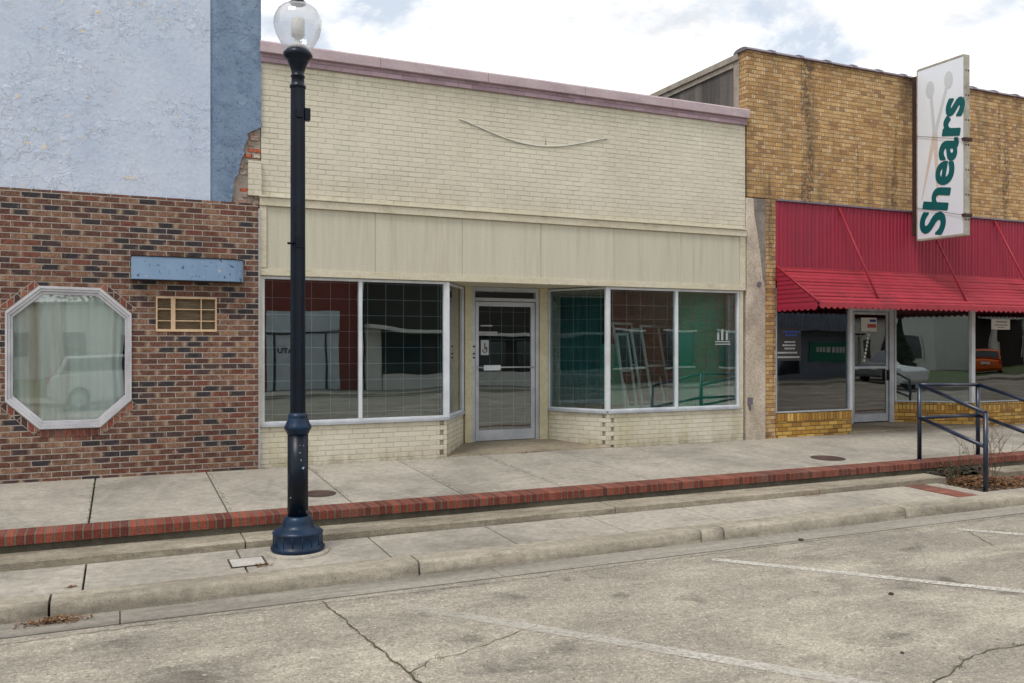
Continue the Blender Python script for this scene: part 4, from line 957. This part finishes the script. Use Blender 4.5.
b = MB(); b.tube([(AX0, AY0 - .01, AZ0 + .012), (AX0, AY1 - .01, AZ1 + .02)], .016, 8); b.box(AX0, AX1, AY0 - .02, AY0 + .04, AZ0 - .002, AZ0 + .022); b.build('edge_trim', 'red_awning', aw)
for x in (11.26, 13.35, 15.22, 17.3, 19.4):
    b = MB(); b.tube([(x, GY - .045, 4.34), (x + .07, AY1 + .16, AZ1 + .11)], .019, 8); b.build('support_rod', 'red_rod', aw)

# projecting sign
sg = thing('projecting_sign', (13.02, GY, 3.84), 'tall white double sided sign reading Shears upright, projecting from the yellow brick wall', 'sign')
SX0, SX1, SYn, SYf, SZ0, SZ1 = 12.958, 13.085, 10.06, 11.0, 3.84, 6.89
b = MB(); b.box(SX0 + .004, SX1 - .004, SYn + .01, SYf - .01, SZ0 + .01, SZ1 - .01); b.build('sign_face', 'sign_white', sg)
b = MB()
b.box(SX0, SX1, SYn - .012, SYn + .012, SZ0, SZ1); b.box(SX0, SX1, SYf - .012, SYf + .012, SZ0, SZ1); b.box(SX0, SX1, SYn + .0125, SYf - .0125, SZ0 - .01, SZ0 + .03); b.box(SX0, SX1, SYn + .0125, SYf - .0125, SZ1 - .03, SZ1 + .01)
b.build('sign_casing', 'sign_edge', sg, bevel=.004)
zz = SZ0 + .25
while zz < SZ1:
    for xx in (SX0 + .02, SX1 - .045): b = MB(); b.box(xx, xx + .025, SYn - .017, SYn - .0125, zz, zz + .025); b.build('rivet', 'rust', sg)
    zz += .42
for za in (4.15, 5.43): b = MB(); b.box(SX0 - .03, SX1 + .03, SYn - .04, SYn + .02, za, za + .05); b.build('clamp', 'rust', sg)
b = MB(); b.box(12.99, 13.05, SYf + .02, SYf + .13, 3.95, 6.80); b.build('mounting_bar', 'rust', sg)
for za in (4.17, 5.45): b = MB(); b.tube([(SX0 - .02, SYn - .02, za), (SX0 - .01, SYf, za + .26)], .004, 5); b.build('stay_wire', 'rust', sg)
# scissors
b = MB()
def sp(y, z): return (SX0 + .0005, SYf - y, z)
depth = [0]
def blade(mb, a, c, w0, w1):
    depth[0] += .0006; e = depth[0]
    a, c = Vector(a), Vector(c); d = (c - a).normalized(); n_ = Vector((-d.y, d.x))
    pts = [a + n_ * w0, c + n_ * w1, c - n_ * w1, a - n_ * w0]
    mb.hexa([(SX0 + .0038, SYf - p.x, p.y) for p in pts], [(SX0 + .0034 - e, SYf - p.x, p.y) for p in pts])
blade(b, (.37, 5.70), (.10, 4.55), .05, .008); blade(b, (.37, 5.70), (.43, 4.55), .05, .016)
b.build('scissor_blade', 'beige_ink', sg)
b = MB(); blade(b, (.36, 5.66), (.29, 6.36), .035, .026); blade(b, (.37, 5.66), (.60, 6.42), .035, .026)
for cy, cz in ((.27, 6.47), (.64, 6.54)):
    pts = [(cy + .085 * math.cos(a), cz + .15 * math.sin(a)) for a in [k * math.pi / 10 for k in range(20)]]
    b.hexa([(SX0 + .0035, SYf - y, z) for y, z in pts], [(SX0 + .0006, SYf - y, z) for y, z in pts])
b.build('scissor_handle', 'grey_ink', sg)
# letters oriented so they read bottom-to-top from the camera side (west face, street to the right)
# local x (reading) runs up and slightly towards the street, local z faces west
tm = Matrix.Identity(4); ca, sa = math.cos(R(10.8)), math.sin(R(10.8))
tm.col[0] = Vector((0, -sa, ca, 0)); tm.col[1] = Vector((0, ca, sa, 0)); tm.col[2] = Vector((-1, 0, 0, 0)); tm.col[3] = Vector((SX0 - .0005, SYn + .42, SZ0 + .035, 1))
text_mesh('lettering', 'Shears', .70, .008, .0012, 'teal', tm, sg, sx=1.27, bold=.014)

# ------------------------------------------------------------------ street lamp
LX, LY = 1.455, 7.84
sl = thing('street_lamp', (LX, LY, .13), 'dark navy fluted street lamp post with clear acorn globe on the low pavement', 'street lamp')
b = MB(); b.lathe([(.275, .10), (.275, .145), (.262, .155), (.001, .155)], LX, LY, 40); b.build('footing', 'pavement', sl)
b = MB(); b.lathe([(.230, .15), (.238, .168), (.238, .185), (.225, .20), (.217, .205), (.217, .30), (.222, .305), (.222, .318), (.205, .335), (.165, .352), (.142, .37), (.132, .40), (.130, .425), (.118, .44), (.112, .455), (.094, .46)], LX, LY, 64); b.build('base', 'lamp_base', sl)
for k in range(16):
    b = MB(); a = 2 * math.pi * k / 16; x, y = LX + .218 * math.cos(a), LY + .218 * math.sin(a); b.tube([(x, y, .207), (x, y, .298)], .0035, 6); b.build('base_rib', 'lamp_base', sl)
b = MB(); b.lathe([(.091, .455), (.091, 1.20)], LX, LY, 48); b.build('lower_shaft', 'lamp_navy', sl)
b = MB(); b.lathe([(.092, 1.19), (.10, 1.205), (.108, 1.225), (.118, 1.235), (.120, 1.26), (.110, 1.275), (.10, 1.30), (.088, 1.33), (.084, 1.345), (.088, 1.355), (.080, 1.37), (.066, 1.385)], LX, LY, 48); b.build('collar', 'lamp_base', sl)
b = MB(); b.lathe([(.067, 1.38), (.064, 4.30)], LX, LY, 48, flute=.07, smooth=False); b.build('upper_shaft', 'lamp_navy', sl)
b = MB(); b.lathe([(.064, 4.295), (.071, 4.30), (.071, 4.32), (.06, 4.33), (.058, 4.345), (.056, 4.40), (.063, 4.405), (.063, 4.418), (.055, 4.425), (.058, 4.46), (.068, 4.50), (.083, 4.545), (.092, 4.56), (.092, 4.575), (.105, 4.59), (.125, 4.61), (.13, 4.63), (.128, 4.65), (.112, 4.67), (.10, 4.685), (.001, 4.686)], LX, LY, 48); 
for v in b.bm.verts:
    if v.co.z > 4.35: v.co.z -= .045 * (v.co.z - 4.35) / .33
b.build('neck', 'lamp_navy', sl)
prof = [(.10, 4.67), (.125, 4.70), (.158, 4.75), (.188, 4.81), (.206, 4.87), (.2115, 4.91), (.208, 4.95), (.195, 4.99), (.172, 5.03), (.14, 5.06), (.10, 5.085), (.03, 5.10)]
prof = [(a, z - .035) for a, z in prof]
b = MB(); b.lathe(prof, LX, LY, 60)
o = b.build('globe', 'globe', sl, uvfix=lambda co, f: (math.atan2(co.y - LY, co.x - LX) / 6.2832, (co.z - 4.6)))
for p in o.data.polygons: p.use_smooth = True
b = MB(); b.lathe([(a, z - .04) for a, z in [(.05, 4.686), (.085, 4.69), (.075, 4.72), (.03, 4.74), (.02, 4.78), (.05, 4.80), (.06, 4.82), (.06, 4.955), (.05, 4.965), (.001, 4.966)]], LX, LY, 30); b.build('lamp_bulb', 'white_wall', sl)
b = MB(); b.lathe([(a, z - .035) for a, z in [(.06, 5.085), (.075, 5.10), (.05, 5.13), (.02, 5.15), (.02, 5.18), (.03, 5.20), (.018, 5.23), (.001, 5.25)]], LX, LY, 24); b.build('finial', 'lamp_navy', sl)
b = MB(); b.box(LX + .055, LX + .105, LY - .045, LY + .02, 4.01, 4.12); b.build('photocell_box', 'lamp_navy', sl, bevel=.004)
b = MB(); b.box(LX - .025, LX + .03, LY - .078, LY - .05, 4.02, 4.10); b.build('cover_plate', 'lamp_navy', sl, bevel=.004)
b = MB(); b.tube([(LX - .045, LY - .05, 2.90), (LX - .10, LY - .06, 2.895)], .011, 8); b.box(LX - .03, LX + .03, LY - .075, LY - .05, 2.86, 2.96); b.build('hook', 'lamp_navy', sl)

# ------------------------------------------------------------------ handrail
hr = thing('handrail', (10.9, 8.2, .13), 'dark navy tubular handrail with two bars round the small leaf filled planter', 'handrail')
p1, p2, p3, p4 = (10.32, 8.72), (11.53, 8.72), (10.02, 7.47), (11.28, 7.42)
tp = {0: 1.42, 1: 1.40, 2: 1.125, 3: 1.12}; md = {0: .955, 1: .95, 2: .69, 3: .69}
for (x, y), zb, zt in ((p1, .355, tp[0]), (p2, .355, tp[1]), (p3, .09, tp[2]), (p4, .09, tp[3])):
    b = MB(); b.tube([(x, y, zb), (x, y, zt)], .03, 14); b.build('post', 'navy', hr)
    b = MB(); b.lathe([(.045, zb), (.045, zb + .012), (.001, zb + .012)], x, y, 16); b.build('post_foot', 'navy', hr)
for a, c, za, zc in ((p1, p2, tp[0], tp[1]), (p1, p3, tp[0], tp[2]), (p2, p4, tp[1], tp[3]), (p1, p2, md[0], md[1]), (p1, p3, md[0], md[2]), (p2, p4, md[1], md[3])):
    b = MB(); b.tube([(*a, za), (*c, zc)], .026, 12); b.build('rail', 'navy', hr)

# shrubs in the planter
def shrub(x, y, seed, hgt, leaves, lab):
    t = thing('bare_shrub', (x, y, .1), lab, 'shrub', 'shrubs in the kerbside planter'); rnd = random.Random(seed); b = MB(); tips = []
    def br(p, d, L_, r, lv):
        pts = [p]; q = p
        for i in range(3): d = (d + Vector((rnd.gauss(0, .16), rnd.gauss(0, .16), rnd.gauss(.03, .08)))).normalized(); q = q + d * L_ / 3; pts.append(q)
        b.tube(pts, [r, r * .85, r * .7, r * .5], 5)
        tips.extend(pts[1:])
        if lv:
            for k in range(3): br(pts[rnd.choice((1, 2, 3))], (d + Vector((rnd.gauss(0, .55), rnd.gauss(0, .55), .2))).normalized(), L_ * .6, r * .6, lv - 1)
    for k in range(7): br(Vector((x + rnd.gauss(0, .05), y + rnd.gauss(0, .04), .1)), Vector((rnd.gauss(0, .4), rnd.gauss(0, .4), 1)).normalized(), hgt * rnd.uniform(.5, 1), .005, 2)
    b.build('stems', 'twig', t)
    b = MB()
    for i in range(leaves):
        c = rnd.choice(tips) + Vector((rnd.gauss(0, .02), rnd.gauss(0, .02), rnd.gauss(-.03, .04))); c.z = max(.12, c.z)
        a = rnd.uniform(0, 6.28); u = Vector((math.cos(a), math.sin(a), rnd.uniform(-.4, .6))) * rnd.uniform(.012, .024); v = Vector((-math.sin(a), math.cos(a), rnd.uniform(-.4, .4))) * .010
        b.face([c - u, c + v, c + u, c - v])
    b.build('leaves', 'leaf_green', t, normals=False)
shrub(10.3, 8.1, 4, .36, 170, 'low leafy green shrub by the nearest handrail foot in the planter')
shrub(10.62, 7.85, 9, .78, 40, 'taller bare twiggy shrub standing in the dead leaves of the planter')

# ------------------------------------------------------------------ ACROSS THE STREET (seen in the shop glass)
FY = -12.5
def flat_building(x0, x1, h, wall, roofc, label, name='shop_building', depth=10):
    t = thing(name, ((x0 + x1) / 2, FY, .13), label, 'building', 'buildings across the street')
    b = MB(); b.box(x0, x1, FY - depth, FY, 0, h); b.build('wall', wall, t)
    b = MB(); b.box(x0 - .05, x1 + .05, FY - depth, FY + .08, h + .002, h + .15); b.build('coping', roofc, t); return t
t = flat_building(4.9, 8.95, 6.4, 'red_brown', 'white_wall', 'red brown shop with a large pale shutter across the street')
b = MB(); b.box(5.25, 8.2, FY + .01, FY + .06, .15, 3.3); b.build('shutter', 'pale_door', t)
b = MB(); b.box(5.25, 8.2, FY + .065, FY + .11, 2.45, 2.52); b.box(5.5, 5.58, FY + .065, FY + .10, .15, 2.44); b.box(7.6, 7.68, FY + .065, FY + .10, .15, 2.44); b.build('shutter_frame', 'dark_int', t)
tm = Matrix.Identity(4); tm.col[0] = Vector((-1, 0, 0, 0)); tm.col[1] = Vector((0, 0, 1, 0)); tm.col[2] = Vector((0, 1, 0, 0)); tm.col[3] = Vector((6.35, FY + .07, 1.62, 1))
text_mesh('lettering', 'ATU', .36, .012, .003, 'ink', tm, t)
b = MB(); b.box(8.96, 9.06, FY - 3, FY + .5, 0, 5.1); b.build('white_fin', 'white_wall', t)
t = flat_building(9.2, 20.2, 6.6, 'dark_wall', 'white_wall', 'dark timber clad shop with a white plinth across the street')
b = MB(); b.box(9.25, 9.9, FY + .01, FY + .25, .13, 2.6); b.box(9.95, 20.1, FY + .01, FY + .2, .13, .75); b.build('plinth', 'white_wall', t)
b = MB(); b.hexa([(9.25, FY + .01, 2.62), (20.1, FY + .01, 2.2), (20.1, FY + 1.2, 2.2), (9.25, FY + 1.2, 2.62)], [(9.25, FY + .01, 2.75), (20.1, FY + .01, 2.33), (20.1, FY + 1.2, 2.33), (9.25, FY + 1.2, 2.75)]); b.build('canopy', 'white_wall', t)
for x in (10.8, 13.2, 15.6, 18):
    b = MB(); b.box(x - .9, x + .9, FY + .01, FY + .03, .85, 2.1); b.build('window', 'car_glass', t)
t = flat_building(20.3, 30.2, 5.4, 'pink_brick', 'stone_trim', 'weathered pink brick shop under tall trees across the street')
for x in (22, 25, 28):
    b = MB(); b.box(x - .8, x + .8, FY + .01, FY + .04, .9, 2.6); w = b.build('window', 'car_glass', t)
    b = MB(); b.box(x - .9, x + .9, FY + .045, FY + .08, 2.6, 2.7); b.box(x - .9, x + .9, FY + .045, FY + .08, .8, .9); b.build('frame', 'white_wall', w)
t = flat_building(30.4, 38.2, 4.6, 'grey_wall', 'corr_grey', 'grey shop with corrugated upper wall and green signboard across the street')
b = MB(); lo, hi = [], []
for i in range(321):
    x = 30.4 + 7.8 * i / 320; y = FY + .05 + .03 * math.sin(x * 2 * math.pi / .2); lo.append((x, y, 2.7)); hi.append((x, y, 4.6))
b.strip(lo, hi); o = b.build('corrugated_panel', 'corr_grey', t, normals=False); sm = o.modifiers.new('thick', 'SOLIDIFY'); sm.thickness = .002
b = MB(); b.box(30.4, 38.2, FY + .01, FY + .9, 2.6, 2.69); b.build('canopy', 'dark_int', t)
b = MB(); b.box(33.2, 37.2, FY + .02, FY + .07, 1.05, 2.1); b.build('signboard', 'green_sign', t)
b = MB(); x = 33.7
while x < 36.3: b.box(x, x + .17, FY + .075, FY + .085, 1.55, 1.85); x += .25
b.build('faded_lettering', 'white_wall', t)
b = MB(); b.box(31, 32.6, FY + .02, FY + .05, .4, 2.4); b.build('window', 'car_glass', t)

def house(x, y, w, d, h, label, ps=1., wall='white_wall'):
    t = thing('white_house', (x, y, 0), label, 'house', 'houses behind the lawns')
    b = MB(); b.box(x - w / 2, x + w / 2, y - d, y, 0, h); b.build('wall', wall, t)
    b = MB(); b.pxz([(x - w / 2 - .4, h), (x + w / 2 + .4, h), (x, h + w * .28)], y - d - .4, y + .4); b.build('roof', 'grey_wall', t)
    for k in (-.32, .32):
        b = MB(); b.box(x + w * k - .6, x + w * k + .6, y + .01, y + .05, 1.0, 2.5); ww = b.build('window', 'car_glass', t)
        b = MB(); b.box(x + w * k - .75, x + w * k + .75, y + .055, y + .1, 2.5, 2.65); b.box(x + w * k - .75, x + w * k - .6, y + .055, y + .1, .9, 2.5); b.box(x + w * k + .6, x + w * k + .75, y + .055, y + .1, .9, 2.5); b.build('frame', 'white_wall', ww)
    b = MB(); b.box(x - .5, x + .5, y + .01, y + .05, .1, 2.2); b.build('door', 'cream_trim', t)
    for k in (-1.3 * ps, 1.3 * ps):
        b = MB(); b.box(x + k - .14 * ps, x + k + .14 * ps, y + 1.2, y + 1.44, 0, 2.7 * ps); b.build('column', 'white_wall', t)
    b = MB(); b.box(x - 1.8 * ps, x + 1.8 * ps, y + .11, y + 1.6, 2.7 * ps, 2.95 * ps); b.build('porch_roof', 'white_wall', t)
t = thing('long_low_building', (-2, -36, 0), 'long low pale building behind the lawn opposite the brown brick building', 'building', 'buildings across the street')
b = MB(); b.box(-7, 4, -44, -36, 0, 4.3); b.build('wall', 'white_wall', t)
b = MB(); b.box(-7.2, 4.2, -44.2, -35.7, 4.302, 4.5); b.build('roof', 'roof', t)
for x in (-5.5, -2.5, .5, 3): b = MB(); b.box(x - .6, x + .6, -35.99, -35.95, 1.1, 2.6); b.build('window', 'car_glass', t)
house(-14.5, -33, 9, 8, 4.4, 'small white house at the far end of the lawn behind the camera')
house(-26, -33, 9, 8, 4.4, 'white house farthest along the lawn, beyond the small one')
house(46, -22, 10, 8, 3.8, 'white house with porch columns on the lawn past the grey shop')
house(69, -28, 12, 8, 5.4, 'farthest house with dark walls and a white porch down the street', 1.5, 'dark_wall')

def tree(x, y, h, cr, seed, lab, mat='foliage', cone=False):
    t = thing('conifer' if cone else 'leafy_tree', (x, y, 0), lab, 'tree', 'trees across the street'); rnd = random.Random(seed)
    b = MB(); b.tube([(x, y, 0), (x + .1, y, h * .3), (x - .05, y + .1, h * .62)], [.22, .17, .08], 8)
    if not cone:
        for k in range(6):
            a = k * 1.05 + rnd.random(); p = Vector((x, y, h * rnd.uniform(.3, .5))); b.tube([p, p + Vector((math.cos(a) * cr * .4, math.sin(a) * cr * .4, h * .18)), p + Vector((math.cos(a) * cr * .7, math.sin(a) * cr * .7, h * .26))], [.09, .06, .02], 6)
    b.build('trunk', 'bark', t)
    b = MB(); cl = []
    for k in range(26): a = rnd.uniform(0, 6.28); rr = rnd.random() ** .5 * cr * .75; cl.append((x + rr * math.cos(a), y + rr * math.sin(a), h * .66 + rnd.uniform(-.22, .26) * h, rnd.uniform(.25, .45) * cr))
    for i in range(3800):
        if cone:
            v = rnd.random(); z = h * (.06 + .94 * v); rr = (1 - v) * cr * rnd.uniform(.6, 1.05); a = rnd.uniform(0, 6.28); c = Vector((x + rr * math.cos(a), y + rr * math.sin(a), z))
        else:
            cx_, cy_, cz_, r_ = rnd.choice(cl); d = Vector((rnd.gauss(0, 1), rnd.gauss(0, 1), rnd.gauss(0, .8))).normalized() * r_ * rnd.uniform(.55, 1.05); c = Vector((cx_, cy_, cz_)) + d
        s_ = rnd.uniform(.06, .15); u = Vector((rnd.gauss(0, 1), rnd.gauss(0, 1), rnd.gauss(0, .6))).normalized(); v_ = u.cross(Vector((rnd.gauss(0, 1), rnd.gauss(0, 1), rnd.gauss(0, 1)))).normalized()
        b.face([c - u * s_, c + v_ * s_ * .5, c + u * s_, c - v_ * s_ * .5])
    b.build('crown', mat, t, normals=False)
tree(-1.6, -50, 10.5, 4.6, 1, 'broad leafy tree rising behind the long low building')
tree(22, -26, 9, 4.0, 2, 'left broad tree rising behind the pink brick shop')
tree(28.5, -25, 10, 4.4, 3, 'taller right tree rising behind the pink brick shop')
tree(2.6, -19, 4.2, 1.1, 4, 'narrow dark conifer on the lawn beside the red brown shop', 'conifer', True)
tree(41, -17, 4.2, 1.2, 5, 'narrow dark conifer on the lawn past the grey shop', 'conifer', True)
tree(56, -32, 9, 4.5, 6, 'broad leafy tree between the two far white houses')
tree(-5, -20, 3.6, 1.0, 8, 'narrow dark conifer on the lawn beside the parked white car', 'conifer', True)
tree(-18, -38, 9.5, 4.6, 7, 'broad leafy tree between the house and the far left lawn')

def car(x, y, rz, paintm, lab):
    t = thing('parked_car', (x, y, 0), lab, 'car', 'cars parked across the street')
    mt = Matrix.Translation((x, y, 0)) @ Matrix.Rotation(rz, 4, 'Z')
    def fin(b, name, m, p=t, **k):
        for v in b.bm.verts: v.co = mt @ v.co
        return b.build(name, m, p, **k)
    b = MB(); sec = [(-2.3, .45), (-2.32, .95), (-2.22, 1.05), (-1.15, 1.12), (1.0, 1.12), (2.05, 1.0), (2.3, .85), (2.33, .45), (2.1, .28), (-2.1, .28)]
    b.hexa([(a, -.9, z) for a, z in sec], [(a, .9, z) for a, z in sec]); fin(b, 'body', paintm, bevel=.07)
    b = MB(); c = [(-2.15, 1.1), (-1.85, 1.62), (-.1, 1.68), (.5, 1.6), (1.15, 1.1)]
    b.hexa([(a, -.74 if z > 1.3 else -.86, z) for a, z in c], [(a, .74 if z > 1.3 else .86, z) for a, z in c]); fin(b, 'cabin', paintm, bevel=.05)
    for s_ in (-1, 1):
        b = MB(); pts = [(-1.98, 1.16), (-1.78, 1.55), (-.1, 1.60), (.42, 1.53), (.95, 1.16)]
        ya = lambda z: s_ * (.872 - (z - 1.1) * .22)
        b.hexa([(a, ya(z), z) for a, z in pts], [(a, ya(z) + s_ * .012, z) for a, z in pts]); fin(b, 'side_window', 'car_glass')
    b = MB(); b.hexa([(-2.15, -.7, 1.18), (-2.15, .7, 1.18), (-1.93, .64, 1.56), (-1.93, -.64, 1.56)], [(-2.17, -.7, 1.18), (-2.17, .7, 1.18), (-1.95, .64, 1.57), (-1.95, -.64, 1.57)]); fin(b, 'rear_window', 'car_glass')
    for s_ in (-1, 1):
        b = MB(); b.box(-2.36, -2.25, s_ * .80 - .08, s_ * .80 + .08, .82, 1.04); fin(b, 'tail_light', 'tail', bevel=.01)
        b = MB(); b.box(2.22, 2.36, s_ * .68 - .16, s_ * .68 + .16, .68, .82); fin(b, 'headlight', 'paper', bevel=.01)
        for xx in (-1.45, 1.45):
            b = MB(); n = 24; yy = s_ * .80
            r1 = [(xx + .34 * math.cos(k * 2 * math.pi / n), .34 + .34 * math.sin(k * 2 * math.pi / n)) for k in range(n)]
            b.hexa([(a, yy - .11, z) for a, z in r1], [(a, yy + .13 * s_ if s_ > 0 else yy + .11, z) for a, z in r1]); wh = fin(b, 'wheel', 'tyre')
            b = MB(); r1 = [(xx + .2 * math.cos(k * 2 * math.pi / n), .34 + .2 * math.sin(k * 2 * math.pi / n)) for k in range(n)]
            b.hexa([(a, yy + s_ * .12, z) for a, z in r1], [(a, yy + s_ * .14, z) for a, z in r1]); fin(b, 'rim', 'alu', wh)
    b = MB(); b.box(-2.345, -2.325, -.26, .26, .72, .86); fin(b, 'number_plate', 'paper')
car(.3, -8.3, 0, 'car_white', 'white estate car parked opposite the octagonal window')
car(52.3, -16.5, R(-37), 'car_orange', 'orange car with its tail towards the far house on the right')
car(37, -8.3, R(180), 'car_grey', 'grey car parked before the green signboard')
pl = thing('utility_pole', (43.5, -11, .13), 'tall dark timber utility pole on the far pavement', 'utility pole')
b = MB(); b.tube([(43.5, -11, .1), (43.5, -11, 8.5)], [.14, .10], 10); b.build('shaft', 'bark', pl)
b = MB(); b.box(42.6, 44.4, -11.06, -10.94, 7.7, 7.82); b.build('crossarm', 'bark', pl)

# ------------------------------------------------------------------ camera, sky, sun
cam = bpy.data.cameras.new('camera'); co_ = bpy.data.objects.new('camera', cam); col.objects.link(co_)
co_.location = (0, 0, 2.0); co_.rotation_euler = (R(90), 0, R(-24.48))
cam.sensor_width = 36; cam.lens = 861 / 1024 * 36; cam.shift_y = 2.5 / 1024; cam.clip_end = 3000; cam.clip_start = .1
sc.camera = co_
SUN_EL, SUN_AZ = R(60), R(236)      # azimuth clockwise from +Y
w = bpy.data.worlds.new('World'); sc.world = w; w.use_nodes = True; nt = w.node_tree
for n in list(nt.nodes): nt.nodes.remove(n)
out = nt.nodes.new('ShaderNodeOutputWorld'); bg = nt.nodes.new('ShaderNodeBackground'); bg.inputs[1].default_value = .12
sky = nt.nodes.new('ShaderNodeTexSky'); sky.sky_type = 'NISHITA'; sky.sun_disc = False; sky.sun_elevation = SUN_EL; sky.sun_rotation = SUN_AZ
tc = nt.nodes.new('ShaderNodeTexCoord'); sx = nt.nodes.new('ShaderNodeSeparateXYZ'); L(nt, tc.outputs['Generated'], sx.inputs[0])
zz = math_(nt, 'ADD', math_(nt, 'MAXIMUM', sx.outputs[2], 0.0), .22)
cb = nt.nodes.new('ShaderNodeCombineXYZ'); L(nt, math_(nt, 'DIVIDE', sx.outputs[0], zz), cb.inputs[0]); L(nt, math_(nt, 'DIVIDE', sx.outputs[1], zz), cb.inputs[1])
cloud = noise(nt, cb.outputs[0], 1.9, 9, .6, .25); n2 = noise(nt, cb.outputs[0], 3.4, 8, .6, .2)
cov = fr(nt, cloud, .40, .50)
shade = fr(nt, n2, .48, .66)
ccol = mix(nt, shade, (10.6, 10.5, 10.4), (7.0, 7.1, 7.3))
base_sky = mix(nt, .8, sky.outputs[0], (6.3, 6.9, 7.7))
L(nt, mix(nt, cov, base_sky, ccol), bg.inputs[0]); L(nt, bg.outputs[0], out.inputs[0])
sd = bpy.data.lights.new('sun', 'SUN'); sd.energy = 1.9; sd.angle = R(16); sd.color = (1, .96, .9)
so = bpy.data.objects.new('sun', sd); col.objects.link(so)
dv = Vector((math.sin(SUN_AZ) * math.cos(SUN_EL), math.cos(SUN_AZ) * math.cos(SUN_EL), math.sin(SUN_EL)))
so.rotation_euler = (-dv).to_track_quat('-Z', 'Y').to_euler(); so.location = dv * 50
sc.view_settings.view_transform = 'Standard'; sc.view_settings.look = 'None'; sc.view_settings.exposure = 0.08; sc.view_settings.gamma = 1
sc.cycles.use_denoising = True; sc.cycles.max_bounces = 8; sc.cycles.transparent_max_bounces = 16; sc.cycles.sample_clamp_indirect = 4
